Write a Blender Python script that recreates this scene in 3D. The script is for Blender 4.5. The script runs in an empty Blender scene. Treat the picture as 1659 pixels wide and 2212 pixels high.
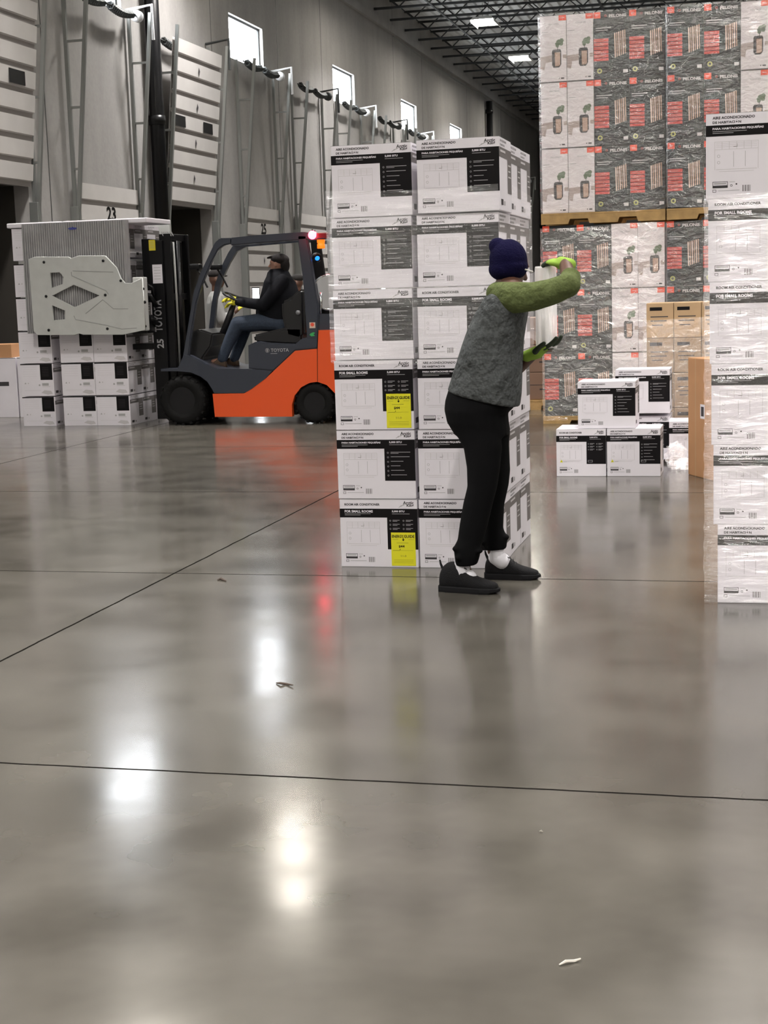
import bpy, bmesh, math, random
from mathutils import Vector, Matrix
random.seed(7)
PI = math.pi
C = bpy.context.scene.collection
sc = bpy.context.scene

# ------------------------------------------------------------------ camera
F_PX, CX, CY, CAM_H = 3280.0, 829.5, 1106.0, 1.55
_vy = Vector((1640-CX, CY-600, F_PX)).normalized()
_s = .031
_up = Vector((-_s, 1, -((CY-600)-_s*(1640-CX))/F_PX)).normalized()
_rt = _up.cross(_vy)
if _rt.x < 0: _rt = -_rt
CAMP = Vector((0, 0, CAM_H))
# camera basis in world: columns = camera x, y, -z
bx_ = Vector((_rt.x, _vy.x, _up.x)); by_ = Vector((_rt.y, _vy.y, _up.y)); bz_ = Vector((_rt.z, _vy.z, _up.z))
cam = bpy.data.cameras.new('camera'); co = bpy.data.objects.new('camera', cam); C.objects.link(co)
mw = Matrix((( bx_.x, by_.x, -bz_.x, CAMP.x), (bx_.y, by_.y, -bz_.y, CAMP.y), (bx_.z, by_.z, -bz_.z, CAMP.z), (0, 0, 0, 1)))
co.matrix_world = mw
cam.sensor_fit = 'VERTICAL'; cam.sensor_height = 36; cam.lens = 36*F_PX/2212
cam.clip_end = 300
sc.camera = co

def ray(px, py):
    return bx_*(px-CX)+by_*(CY-py)+bz_*F_PX
def at(px, py, Y):
    d = ray(px, py); return CAMP+d*(Y/d.y)
def atX(px, py, X):
    d = ray(px, py); return CAMP+d*(X/d.x)
def ground(px, py, z=0):
    d = ray(px, py); return CAMP+d*((z-CAM_H)/d.z)

# ------------------------------------------------------------------ world, exposure
wd = bpy.data.worlds.new('world'); sc.world = wd; wd.use_nodes = True
wd.node_tree.nodes['Background'].inputs[0].default_value = (.85, .92, 1, 1)
wd.node_tree.nodes['Background'].inputs[1].default_value = 1.0
sc.view_settings.view_transform = 'Standard'; sc.view_settings.look = 'None'
sc.view_settings.gamma = 1; sc.view_settings.use_curve_mapping = False
sc.view_settings.exposure = 0.03
sc.cycles.sample_clamp_indirect = 6.0
LAMP_W = 250.0
PANE_E = 20.0

# ------------------------------------------------------------------ materials
MATS = {}
def mat(name, col, rough=.6, metal=0.0, spec=.5, emit=None, estr=0.0, noise=0.0, nscale=8.0, bump=0.0, bscale=40.0, coat=0.0, trans=0.0):
    if name in MATS: return MATS[name]
    m = bpy.data.materials.new(name); m.use_nodes = True
    nt = m.node_tree; b = nt.nodes['Principled BSDF']
    b.inputs['Base Color'].default_value = (*col, 1)
    b.inputs['Roughness'].default_value = rough; b.inputs['Metallic'].default_value = metal
    b.inputs['Specular IOR Level'].default_value = spec
    if coat: b.inputs['Coat Weight'].default_value = coat
    if emit: b.inputs['Emission Color'].default_value = (*emit, 1); b.inputs['Emission Strength'].default_value = estr
    if trans: b.inputs['Transmission Weight'].default_value = trans
    if noise or bump:
        tc = nt.nodes.new('ShaderNodeTexCoord')
    if noise:
        n = nt.nodes.new('ShaderNodeTexNoise'); n.inputs['Scale'].default_value = nscale; n.inputs['Detail'].default_value = 5
        nt.links.new(tc.outputs['Object'], n.inputs['Vector'])
        r = nt.nodes.new('ShaderNodeMapRange'); r.inputs['From Min'].default_value = .3; r.inputs['From Max'].default_value = .7
        r.inputs['To Min'].default_value = 1-noise; r.inputs['To Max'].default_value = 1+noise
        mx = nt.nodes.new('ShaderNodeVectorMath'); mx.operation = 'SCALE'; mx.inputs[0].default_value = col
        nt.links.new(n.outputs['Fac'], r.inputs['Value']); nt.links.new(r.outputs[0], mx.inputs['Scale']); nt.links.new(mx.outputs[0], b.inputs['Base Color'])
    if bump:
        n2 = nt.nodes.new('ShaderNodeTexNoise'); n2.inputs['Scale'].default_value = bscale; n2.inputs['Detail'].default_value = 4
        nt.links.new(tc.outputs['Object'], n2.inputs['Vector'])
        bp = nt.nodes.new('ShaderNodeBump'); bp.inputs['Strength'].default_value = bump; bp.inputs['Distance'].default_value = .01
        nt.links.new(n2.outputs['Fac'], bp.inputs['Height']); nt.links.new(bp.outputs[0], b.inputs['Normal'])
    MATS[name] = m
    return m

def film_mat(name, haze=.06, gloss=.06, scale=(3, 3, 26), rough=.12, streak=1.0):
    """thin clear film: passes nearly all light, adds a milky haze and wrinkled highlights"""
    m = bpy.data.materials.new(name); m.use_nodes = True; nt = m.node_tree
    for n in list(nt.nodes):
        if n.type != 'OUTPUT_MATERIAL': nt.nodes.remove(n)
    out = [n for n in nt.nodes if n.type == 'OUTPUT_MATERIAL'][0]
    N = nt.nodes.new; L = nt.links.new
    tc = N('ShaderNodeTexCoord'); mp = N('ShaderNodeMapping'); mp.inputs['Scale'].default_value = scale; mp.inputs['Rotation'].default_value = (.06, .10, 0)
    L(tc.outputs['Object'], mp.inputs[0])
    ns = N('ShaderNodeTexNoise'); ns.inputs['Scale'].default_value = 1.5; ns.inputs['Detail'].default_value = 5; ns.inputs['Distortion'].default_value = .8
    L(mp.outputs[0], ns.inputs['Vector'])
    bp = N('ShaderNodeBump'); bp.inputs['Strength'].default_value = 1.0; bp.inputs['Distance'].default_value = .03
    L(ns.outputs['Fac'], bp.inputs['Height'])
    r = N('ShaderNodeMapRange'); r.inputs['From Min'].default_value = .5; r.inputs['From Max'].default_value = .78
    r.inputs['To Min'].default_value = haze; r.inputs['To Max'].default_value = haze*(1+2.2*streak)
    L(ns.outputs['Fac'], r.inputs['Value'])
    inv = N('ShaderNodeMath'); inv.operation = 'SUBTRACT'; inv.inputs[0].default_value = 1.0; L(r.outputs[0], inv.inputs[1])
    ct = N('ShaderNodeCombineColor'); [L(inv.outputs[0], ct.inputs[i]) for i in range(3)]
    ch = N('ShaderNodeCombineColor'); [L(r.outputs[0], ch.inputs[i]) for i in range(3)]
    tr = N('ShaderNodeBsdfTransparent'); L(ct.outputs[0], tr.inputs[0])
    df = N('ShaderNodeBsdfDiffuse'); L(ch.outputs[0], df.inputs[0])
    gl = N('ShaderNodeBsdfGlossy'); gl.inputs['Roughness'].default_value = rough; gl.inputs[0].default_value = (gloss, gloss, gloss, 1); L(bp.outputs[0], gl.inputs['Normal'])
    a1 = N('ShaderNodeAddShader'); L(tr.outputs[0], a1.inputs[0]); L(df.outputs[0], a1.inputs[1])
    a2 = N('ShaderNodeAddShader'); L(a1.outputs[0], a2.inputs[0]); L(gl.outputs[0], a2.inputs[1])
    L(a2.outputs[0], out.inputs['Surface'])
    return m

def concrete_wall(name, col):
    m = mat(name, col, .85, spec=.2); nt = m.node_tree; b = nt.nodes['Principled BSDF']; N = nt.nodes.new; L = nt.links.new
    tc = N('ShaderNodeTexCoord')
    mp = N('ShaderNodeMapping'); mp.inputs['Scale'].default_value = (.5, .9, .25); L(tc.outputs['Object'], mp.inputs[0])
    a = N('ShaderNodeTexNoise'); a.inputs['Scale'].default_value = 1.6; a.inputs['Detail'].default_value = 8; L(mp.outputs[0], a.inputs['Vector'])
    c = N('ShaderNodeTexNoise'); c.inputs['Scale'].default_value = 14; c.inputs['Detail'].default_value = 4; L(tc.outputs['Object'], c.inputs['Vector'])
    ad = N('ShaderNodeMath'); ad.operation = 'MULTIPLY_ADD'; ad.inputs[1].default_value = .35; L(c.outputs['Fac'], ad.inputs[0]); L(a.outputs['Fac'], ad.inputs[2])
    r = N('ShaderNodeMapRange'); r.inputs['From Min'].default_value = .45; r.inputs['From Max'].default_value = .9; r.inputs['To Min'].default_value = .86; r.inputs['To Max'].default_value = 1.1
    L(ad.outputs[0], r.inputs['Value'])
    v = N('ShaderNodeVectorMath'); v.operation = 'SCALE'; v.inputs[0].default_value = col; L(r.outputs[0], v.inputs['Scale']); L(v.outputs[0], b.inputs['Base Color'])
    bp = N('ShaderNodeBump'); bp.inputs['Strength'].default_value = .25; bp.inputs['Distance'].default_value = .01; L(c.outputs['Fac'], bp.inputs['Height']); L(bp.outputs[0], b.inputs['Normal'])
    return m

def floor_mat():
    m = mat('polished_concrete', (.2, .19, .17), .16, spec=.5); nt = m.node_tree; b = nt.nodes['Principled BSDF']; N = nt.nodes.new; L = nt.links.new
    tc = N('ShaderNodeTexCoord')
    def noise(s, d, v=None):
        n = N('ShaderNodeTexNoise'); n.inputs['Scale'].default_value = s; n.inputs['Detail'].default_value = d; L(v or tc.outputs['Object'], n.inputs['Vector']); return n.outputs['Fac']
    def math_(op, a, b_, c=None):
        n = N('ShaderNodeMath'); n.operation = op
        for i, x in enumerate((a, b_, c)):
            if x is None: continue
            if isinstance(x, (int, float)): n.inputs[i].default_value = x
            else: L(x, n.inputs[i])
        return n.outputs[0]
    big = noise(.45, 4); mid = noise(2.3, 3); fine = noise(9, 1)
    s = math_('ADD', math_('MULTIPLY', big, .55), math_('ADD', math_('MULTIPLY', mid, .35), math_('MULTIPLY', fine, .07)))
    cr = N('ShaderNodeValToRGB'); L(s, cr.inputs[0])
    e = cr.color_ramp.elements; e[0].position = .34; e[0].color = (.058, .053, .044, 1); e[1].position = .62; e[1].color = (.125, .116, .098, 1)
    # sawn control joints
    sep = N('ShaderNodeSeparateXYZ'); L(tc.outputs['Object'], sep.inputs[0])
    def joint(coord, period, off, w):
        n = N('ShaderNodeMath'); n.operation = 'PINGPONG'; n.inputs[1].default_value = period/2
        L(math_('ADD', coord, off), n.inputs[0])
        return math_('LESS_THAN', n.outputs[0], w)
    wob = math_('MULTIPLY', math_('SUBTRACT', noise(6, 3), .5), .012)
    jy = joint(math_('ADD', sep.outputs[1], wob), 3.39, -4.515, .0065)
    jx = joint(math_('ADD', sep.outputs[0], wob), 3.9, 3.2, .007)
    j = math_('MAXIMUM', jx, jy)
    mx = N('ShaderNodeMix'); mx.data_type = 'RGBA'; L(j, mx.inputs[0]); L(cr.outputs[0], mx.inputs[6]); mx.inputs[7].default_value = (.012, .011, .010, 1)
    L(mx.outputs[2], b.inputs['Base Color'])
    rr = N('ShaderNodeMapRange'); rr.inputs['From Min'].default_value = .35; rr.inputs['From Max'].default_value = .65; rr.inputs['To Min'].default_value = .145; rr.inputs['To Max'].default_value = .195
    L(mid, rr.inputs['Value']); L(math_('ADD', rr.outputs[0], math_('MULTIPLY', j, .5)), b.inputs['Roughness'])
    L(math_('MULTIPLY', math_('SUBTRACT', 1.0, j), .62), b.inputs['Specular IOR Level'])
    mp = N('ShaderNodeMapping'); mp.inputs['Scale'].default_value = (1.2, 3.5, 1); L(tc.outputs['Object'], mp.inputs[0])
    bp = N('ShaderNodeBump'); bp.inputs['Strength'].default_value = .12; bp.inputs['Distance'].default_value = .004; L(noise(1.6, 1.5, mp.outputs[0]), bp.inputs['Height']); L(bp.outputs[0], b.inputs['Normal'])
    return m

WHITE = mat('box_white', (.83, .80, .85), .55, spec=.3, noise=.04, nscale=3)
BLACKP = mat('print_black', (.006, .005, .006), .45, spec=.2)
GREYP = mat('print_grey', (.42, .41, .42), .6)
LGREYP = mat('print_light_grey', (.60, .575, .59), .6)
DGREYP = mat('print_dark_grey', (.06, .055, .06), .6, spec=.2)
MIDP = mat('side_panel_grey', (.17, .155, .155), .6)
YELLOW = mat('energy_yellow', (.80, .76, .02), .5)
REDP = mat('print_maroon', (.12, .03, .04), .5)
HDARK = mat('heater_box_dark', (.022, .024, .028), .45, spec=.25)
HWHITE = mat('heater_box_white', (.74, .69, .71), .5)
ORANGE_SQ = mat('heater_orange_square', (.85, .10, .05), .5)
REDSTR = mat('heater_red_panel', (.62, .06, .05), .5)
TAN = mat('heater_tan', (.42, .26, .19), .5)
TAN2 = mat('heater_tan_light', (.62, .46, .38), .5)
SMEAR = mat('heater_room_brown', (.42, .34, .32), .6)
GREENP = mat('plant_green', (.14, .19, .12), .7)
KRAFT = mat('kraft_cardboard', (.50, .26, .12), .75, noise=.06, nscale=5)
KRAFT2 = mat('kraft_cardboard_pale', (.50, .34, .19), .75, noise=.06, nscale=5)
WOOD = mat('pallet_wood', (.56, .36, .15), .75, noise=.18, nscale=9, bump=.3)
CONC = concrete_wall('tilt_up_concrete', (.385, .375, .365))
STEEL = mat('galvanised_steel', (.30, .31, .30), .45, metal=.6)
DSTEEL = mat('dark_steel', (.06, .065, .065), .5, metal=.4)
BRIGHT = mat('daylit_bracket_white', (.85, .86, .88), .4)  # white stands in for window daylight on odd-door brackets and drums
DOORW = mat('dock_door_white', (.62, .60, .585), .5, noise=.05, nscale=2)
DOORG = mat('dock_door_groove_shade', (.30, .28, .27), .6)  # shade of the recessed gaps painted in as grey
BLACK = mat('black_paint', (.004, .004, .005), .35, spec=.3)
RUBBER = mat('tyre_rubber', (.007, .007, .007), .75, spec=.2, bump=.4, bscale=30)
ORANGE = mat('forklift_orange', (.86, .10, .015), .3, coat=.4)
FGREY = mat('forklift_grey', (.040, .046, .062), .3, spec=.3, coat=.3)
CHROME = mat('chrome', (.75, .76, .78), .12, metal=1)
JOIST = mat('joist_primer', (.03, .033, .035), .6)
DECK = mat('roof_deck_white', (.72, .74, .74), .6)

# ------------------------------------------------------------------ mesh helpers
WORLD = {}
def mk(name, bm, mats, parent=None, smooth=False, loc=None):
    if isinstance(bm, bpy.types.Mesh): me = bm
    else:
        me = bpy.data.meshes.new(name); bm.normal_update(); bm.to_mesh(me); bm.free()
    if not isinstance(mats, (list, tuple)): mats = [mats]
    if not me.materials:
        for m in mats: me.materials.append(m)
    if smooth:
        for p in me.polygons: p.use_smooth = True
    o = bpy.data.objects.new(name, me); C.objects.link(o)
    if loc: o.location = loc
    if parent is not None:
        o.parent = parent
        if parent.type == 'EMPTY' and parent.parent is None: o.matrix_parent_inverse = parent.matrix_basis.inverted()
    return o
def tag(o, label, cat, group=None, kind=None):
    o['label'] = label; o['category'] = cat
    if group: o['group'] = group
    if kind: o['kind'] = kind
    return o
def empty(name, loc, label=None, cat=None, group=None):
    o = bpy.data.objects.new(name, None); C.objects.link(o); o.location = loc; o.empty_display_size = .2
    if label: tag(o, label, cat, group)
    return o
def struct(o, label=None):
    o['kind'] = 'structure'
    if label: o['label'] = label; o['category'] = 'building'
    return o
def copy_tree(o, parent=None):
    c = o.copy(); C.objects.link(c)
    if parent is not None: c.parent = parent; c.matrix_parent_inverse = o.matrix_parent_inverse.copy()
    for ch in o.children: copy_tree(ch, c)
    return c

def box(bm, lo, hi, mi=0, bev=0.0):
    r = bmesh.ops.create_cube(bm, size=1)
    lo = Vector(lo); hi = Vector(hi); c = (lo+hi)/2; d = hi-lo
    for v in r['verts']: v.co = Vector((v.co.x*d.x, v.co.y*d.y, v.co.z*d.z))+c
    fs = set(f for v in r['verts'] for f in v.link_faces)
    for f in fs: f.material_index = mi
    if bev:
        es = list(set(e for v in r['verts'] for e in v.link_edges))
        b = bmesh.ops.bevel(bm, geom=es, offset=bev, segments=2, affect='EDGES', profile=.6)
        for f in b['faces']: f.material_index = mi
def frame(d):
    d = d.normalized(); a = Vector((0, 0, 1)) if abs(d.z) < .9 else Vector((0, 1, 0))
    x = a.cross(d).normalized(); return x, d.cross(x).normalized()
def tube(bm, pts, r, n=8, mi=0, caps=True, sq=None):
    """round (or n-gon) pipe through points; r a number or a list"""
    pts = [Vector(p) for p in pts]; rs = r if isinstance(r, (list, tuple)) else [r]*len(pts)
    rings = []; x = None
    for i, p in enumerate(pts):
        d = (pts[min(i+1, len(pts)-1)]-pts[max(i-1, 0)]).normalized()
        if x is None: x, y = frame(d)
        else:
            x = (x-d*x.dot(d)).normalized(); y = d.cross(x).normalized()
        off = PI/n if n == 4 else 0
        k = math.sqrt(2) if n == 4 else 1
        rings.append([bm.verts.new(p+(x*math.cos(2*PI*j/n+off)*(sq or 1)+y*math.sin(2*PI*j/n+off))*rs[i]*k) for j in range(n)])
    for a, b in zip(rings, rings[1:]):
        for j in range(n):
            f = bm.faces.new((a[j], a[(j+1) % n], b[(j+1) % n], b[j])); f.material_index = mi; f.smooth = n > 6
    if caps:
        f = bm.faces.new(list(reversed(rings[0]))); f.material_index = mi
        f = bm.faces.new(rings[-1]); f.material_index = mi
def loft(bm, rings, n=20, mi=0, power=2.0):
    """rings: (centre, half-axis A, half-axis B)"""
    vs = []
    for c, A, B in rings:
        c, A, B = Vector(c), Vector(A), Vector(B); row = []
        for j in range(n):
            t = 2*PI*j/n; ct, st = math.cos(t), math.sin(t)
            ct = math.copysign(abs(ct)**(2/power), ct); st = math.copysign(abs(st)**(2/power), st)
            row.append(bm.verts.new(c+A*ct+B*st))
        vs.append(row)
    for a, b in zip(vs, vs[1:]):
        for j in range(n):
            f = bm.faces.new((a[j], a[(j+1) % n], b[(j+1) % n], b[j])); f.material_index = mi; f.smooth = True
    bm.faces.new(list(reversed(vs[0]))).material_index = mi; bm.faces.new(vs[-1]).material_index = mi
def cap(bm, p0, p1, r0, r1, n=14, mi=0):
    """tapered capsule"""
    p0, p1 = Vector(p0), Vector(p1); d = (p1-p0).normalized(); x, y = frame(d)
    rings = []
    for k in range(4, 0, -1):
        a = PI/2*k/4.3; rings.append((p0-d*r0*math.sin(a), r0*math.cos(a)))
    rings.append((p0, r0)); rings.append((p1, r1))
    for k in range(1, 5):
        a = PI/2*k/4.3; rings.append((p1+d*r1*math.sin(a), r1*math.cos(a)))
    loft(bm, [(c, x*r, y*r) for c, r in rings], n, mi)
def chain(bm, pts, rs):
    for a, b, r0, r1 in zip(pts, pts[1:], rs, rs[1:]): cap(bm, a, b, r0, r1)
def ell(bm, c, rx, ry, rz, R=None, n=16, mi=0):
    R = R or Matrix.Identity(3); c = Vector(c); rings = []
    for k in range(1, 12):
        a = PI*k/12; rings.append((c-R@Vector((0, 0, rz*math.cos(a))), R@Vector((rx*math.sin(a), 0, 0)), R@Vector((0, ry*math.sin(a), 0))))
    loft(bm, rings, n, mi)
def prism(bm, pts, Y0, Y1, mi=0):
    """polygon of (X,Z) extruded along Y"""
    a = [bm.verts.new((p[0], Y0, p[1])) for p in pts]; b = [bm.verts.new((p[0], Y1, p[1])) for p in pts]
    n = len(pts)
    bm.faces.new(a).material_index = mi; bm.faces.new(list(reversed(b))).material_index = mi
    for i in range(n):
        bm.faces.new((a[i], b[i], b[(i+1) % n], a[(i+1) % n])).material_index = mi
    bmesh.ops.recalc_face_normals(bm, faces=bm.faces[:])
def lathe(bm, c, axis, prof, n=32, mi=0):
    """prof: (radius, distance along axis)"""
    axis = Vector(axis).normalized(); x, y = frame(axis); rows = []
    for r, h in prof:
        rows.append([bm.verts.new(Vector(c)+axis*h+(x*math.cos(2*PI*j/n)+y*math.sin(2*PI*j/n))*r) for j in range(n)])
    for a, b in zip(rows, rows[1:]):
        for j in range(n):
            f = bm.faces.new((a[j], a[(j+1) % n], b[(j+1) % n], b[j])); f.material_index = mi; f.smooth = True
    if prof[0][0] > 0: bm.faces.new(list(reversed(rows[0]))).material_index = mi
    if prof[-1][0] > 0: bm.faces.new(rows[-1]).material_index = mi
    bmesh.ops.remove_doubles(bm, verts=[v for r in rows for v in r], dist=1e-5)
def soft(o, voxel, it=6):
    m = o.modifiers.new('remesh', 'REMESH'); m.mode = 'VOXEL'; m.voxel_size = voxel; m.use_smooth_shade = True
    s = o.modifiers.new('smooth', 'SMOOTH'); s.factor = .5; s.iterations = it
    return o

_tc = {}
def text_mesh(s, bold=0.0):
    k = (s, bold)
    if k in _tc: return _tc[k]
    cu = bpy.data.curves.new('t', 'FONT'); cu.body = s; cu.resolution_u = 2; cu.offset = bold; cu.dimensions = '2D'; cu.fill_mode = 'FRONT'
    o = bpy.data.objects.new('t', cu); C.objects.link(o)
    dg = bpy.context.evaluated_depsgraph_get(); dg.update()
    me = bpy.data.meshes.new_from_object(o.evaluated_get(dg))
    vs = [(v.co.x, v.co.y) for v in me.vertices]; fs = [tuple(p.vertices) for p in me.polygons]
    bpy.data.objects.remove(o); bpy.data.curves.remove(cu); bpy.data.meshes.remove(me)
    xs = [v[0] for v in vs] or [0, 1]; ys = [v[1] for v in vs] or [0, 1]
    x0, x1 = min(xs), max(xs); y0, y1 = min(ys), max(ys)
    _tc[k] = ([((x-x0)/(x1-x0), (y-y0)/(y1-y0)) for x, y in vs], fs)
    return _tc[k]

class Face:
    """printed flat surface: origin = top-left corner, U right, V down, N outward; coordinates 0..1"""
    def __init__(s, bm, o, U, V, N): s.bm, s.o, s.U, s.V, s.N = bm, Vector(o), Vector(U), Vector(V), Vector(N)
    def p(s, u, v, l): return s.o+s.U*u+s.V*v+s.N*(.0006*l)
    def poly(s, pts, mi, l=1):
        f = s.bm.faces.new([s.bm.verts.new(s.p(u, v, l)) for u, v in pts]); f.material_index = mi; f.normal_update()
        if f.normal.dot(s.N) < 0: f.normal_flip()
    def rect(s, u0, v0, u1, v1, mi, l=1): s.poly([(u0, v0), (u1, v0), (u1, v1), (u0, v1)], mi, l)
    def frame(s, u0, v0, u1, v1, t, mi, l=1):
        ta = t*s.V.length/s.U.length
        s.rect(u0, v0, u1, v0+t, mi, l); s.rect(u0, v1-t, u1, v1, mi, l); s.rect(u0, v0+t, u0+ta, v1-t, mi, l); s.rect(u1-ta, v0+t, u1, v1-t, mi, l)
    def ring(s, u, v, r, t, mi, l=1, n=14):
        a = s.V.length/s.U.length
        for j in range(n):
            t0, t1 = 2*PI*j/n, 2*PI*(j+1)/n
            s.poly([(u+r*a*math.cos(t0), v+r*math.sin(t0)), (u+r*a*math.cos(t1), v+r*math.sin(t1)), (u+(r-t)*a*math.cos(t1), v+(r-t)*math.sin(t1)), (u+(r-t)*a*math.cos(t0), v+(r-t)*math.sin(t0))], mi, l)
    def disc(s, u, v, r, mi, l=1, n=14, sx=1):
        a = s.V.length/s.U.length
        s.poly([(u+sx*r*a*math.cos(2*PI*j/n), v+r*math.sin(2*PI*j/n)) for j in range(n)], mi, l)
    def text(s, t, u0, v0, u1, v1, mi, l=2, bold=0.0):
        vs, fs = text_mesh(t, bold)
        bv = [s.bm.verts.new(s.p(u0+(u1-u0)*x, v1+(v0-v1)*y, l)) for x, y in vs]
        for f in fs:
            try: g = s.bm.faces.new([bv[i] for i in f])
            except ValueError: continue
            g.material_index = mi; g.normal_update()
            if g.normal.dot(s.N) < 0: g.normal_flip()

ORD = ['top', 'second from top', 'third from top', 'fourth from top', 'fifth from top', 'bottom']

# ================================================================== STRUCTURE
XW, XE, Y0, Y1, ZC = -10.6, 26.0, -16.0, 78.0, 9.95
bm = bmesh.new(); box(bm, (XW-.3, Y0, -.3), (XE, Y1, 0)); struct(mk('floor', bm, floor_mat()))
bm = bmesh.new()
# corrugated deck: ribs running with the length of the hall
nr = int((XE-XW)/.3)
for i in range(nr):
    x = XW+i*.3
    for a, b, za, zb in ((0, .13, ZC, ZC), (.13, .16, ZC, ZC+.05), (.16, .27, ZC+.05, ZC+.05), (.27, .3, ZC+.05, ZC)):
        v = [bm.verts.new(q) for q in ((x+a, Y0, za), (x+b, Y0, zb), (x+b, Y1, zb), (x+a, Y1, za))]
        bm.faces.new(v)
box(bm, (XW-.3, Y0, ZC+.06), (XE, Y1, ZC+.2))
struct(mk('ceiling', bm, DECK))
bm = bmesh.new(); box(bm, (XW-.3, Y1, 0), (XE, Y1+.3, ZC+.2)); struct(mk('wall_back', bm, CONC))
bm = bmesh.new(); box(bm, (XE, Y0, 0), (XE+.3, Y1, ZC+.2)); struct(mk('wall_right', bm, CONC))
bm = bmesh.new(); box(bm, (XW-.3, Y0-.3, 0), (XE+.3, Y0, ZC+.2)); struct(mk('wall_front', bm, CONC))

# door bays along the left wall (Y ranges) and clerestory windows
DOORS = [(n, 22.72+(n-23)*4.0, 25.18+(n-23)*4.0) for n in (19, 20, 21)]
DOORS += [(22, 18.75, 21.22), (23, 22.72, 25.18), (24, 26.55, 29.10), (25, 30.87, 33.25), (26, 34.72, 37.15), (27, 38.6, 41.0), (28, 42.4, 44.8), (29, 46.2, 48.6), (30, 50.0, 52.4)]
DOORS += [(30+k, 50.0+3.8*k, 52.4+3.8*k) for k in range(1, 6)]
WINS = [(7.2, 9.4), (15.0, 17.2), (22.85, 25.1), (30.65, 32.87), (38.57, 40.73), (46.29, 48.45), (53.91, 56.1), (61.6, 63.8)]
OPEN_DOORS = (20, 22, 24)
DZ = 3.25
holes = [(a, b, 6.36, 7.27) for a, b in WINS]+[(a, b, 0, DZ) for n, a, b in DOORS if n in OPEN_DOORS]
ys = sorted(set([Y0, Y1]+[h[0] for h in holes]+[h[1] for h in holes])); zs = sorted(set([0, ZC+.2]+[h[2] for h in holes]+[h[3] for h in holes]))
bm = bmesh.new(); T = .25
def inh(y, z): return any(h[0] < y < h[1] and h[2] < z < h[3] for h in holes)
for a, b in zip(ys, ys[1:]):
    for c, d in zip(zs, zs[1:]):
        if inh((a+b)/2, (c+d)/2): continue
        for X in (XW, XW-T):
            bm.faces.new([bm.verts.new(q) for q in ((X, a, c), (X, b, c), (X, b, d), (X, a, d))])
for a, b, c, d in holes:
    for q in (((XW, a, c), (XW-T, a, c), (XW-T, a, d), (XW, a, d)), ((XW, b, c), (XW-T, b, c), (XW-T, b, d), (XW, b, d)), ((XW, a, d), (XW-T, a, d), (XW-T, b, d), (XW, b, d)), ((XW, a, c), (XW-T, a, c), (XW-T, b, c), (XW, b, c))):
        bm.faces.new([bm.verts.new(p) for p in q])
# panel joints: narrow dark recess strips
for y in (21.95, 29.55, 33.9, 37.55, 45.4, 49.4, 57.2, 65.0):
    box(bm, (XW-.01, y-.012, 0), (XW+.002, y+.012, ZC), 1)
struct(mk('wall_left', bm, [CONC, DSTEEL]))
# ledge and conduit near the roof line
bm = bmesh.new(); box(bm, (XW, 16, 9.0), (XW+.10, Y1, 9.22)); struct(mk('trim_1', bm, CONC))

PANE = mat('daylight_pane', (.9, .95, 1), .3, emit=(.92, .96, 1), estr=PANE_E)
for i, (a, b) in enumerate(WINS):
    bm = bmesh.new(); t = .05; c, d = 6.36, 7.27
    for lo, hi in (((XW-.16, a, c), (XW-.08, a+t, d)), ((XW-.16, b-t, c), (XW-.08, b, d)), ((XW-.16, a+t, c), (XW-.08, b-t, c+t)), ((XW-.16, a+t, d-t), (XW-.08, b-t, d))): box(bm, lo, hi)
    w = mk('window_%d' % (i+1), bm, DSTEEL); struct(w)
    bm = bmesh.new(); box(bm, (XW-.14, a+t, c+t), (XW-.12, b-t, d-t)); mk('pane', bm, PANE, w)

# ---- dock doors
def door_panel(bm, a, b, z0, z1, lean=0.0, x=XW+.06, wins=None):
    """sectional door skin between z0 and z1, leaning by `lean` metres into the room at the top"""
    H = z1-z0; n = max(1, round(H/.325)); h = H/n
    def X(z): return x+lean*(z-z0)/H
    for k in range(n):
        za, zb = z0+k*h, z0+(k+1)*h
        prof = [(0.0, za), (.0, za+.07), (.035, za+.085), (.035, zb-.006), (.0, zb)]
        for (pa, q0), (pb, q1), mi in zip(prof, prof[1:], (1, 0, 0, 1)):
            bm.faces.new([bm.verts.new(v) for v in ((X(q0)+pa, a, q0), (X(q0)+pa, b, q0), (X(q1)+pb, b, q1), (X(q1)+pb, a, q1))]).material_index = mi
    v = [bm.verts.new(q) for q in ((X(z0)-.02, a, z0), (X(z0)-.02, b, z0), (X(z1)-.02, b, z1), (X(z1)-.02, a, z1))]
    bm.faces.new(v).material_index = 0
    return X, h
def ladder(bm, y, z0, z1, lean):
    tube(bm, [(XW+.07, y, 0), (XW+.07, y, z1)], .028, 4)
    tube(bm, [(XW+.10, y, 0), (XW+.12, y, z0-.3), (XW+.12+lean, y, z1)], .028, 4)
    for t in (.12, .42, .74):
        z = z0+(z1-z0)*t; tube(bm, [(XW+.07, y, z), (XW+.12+lean*t, y, z)], .018, 4)
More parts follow.
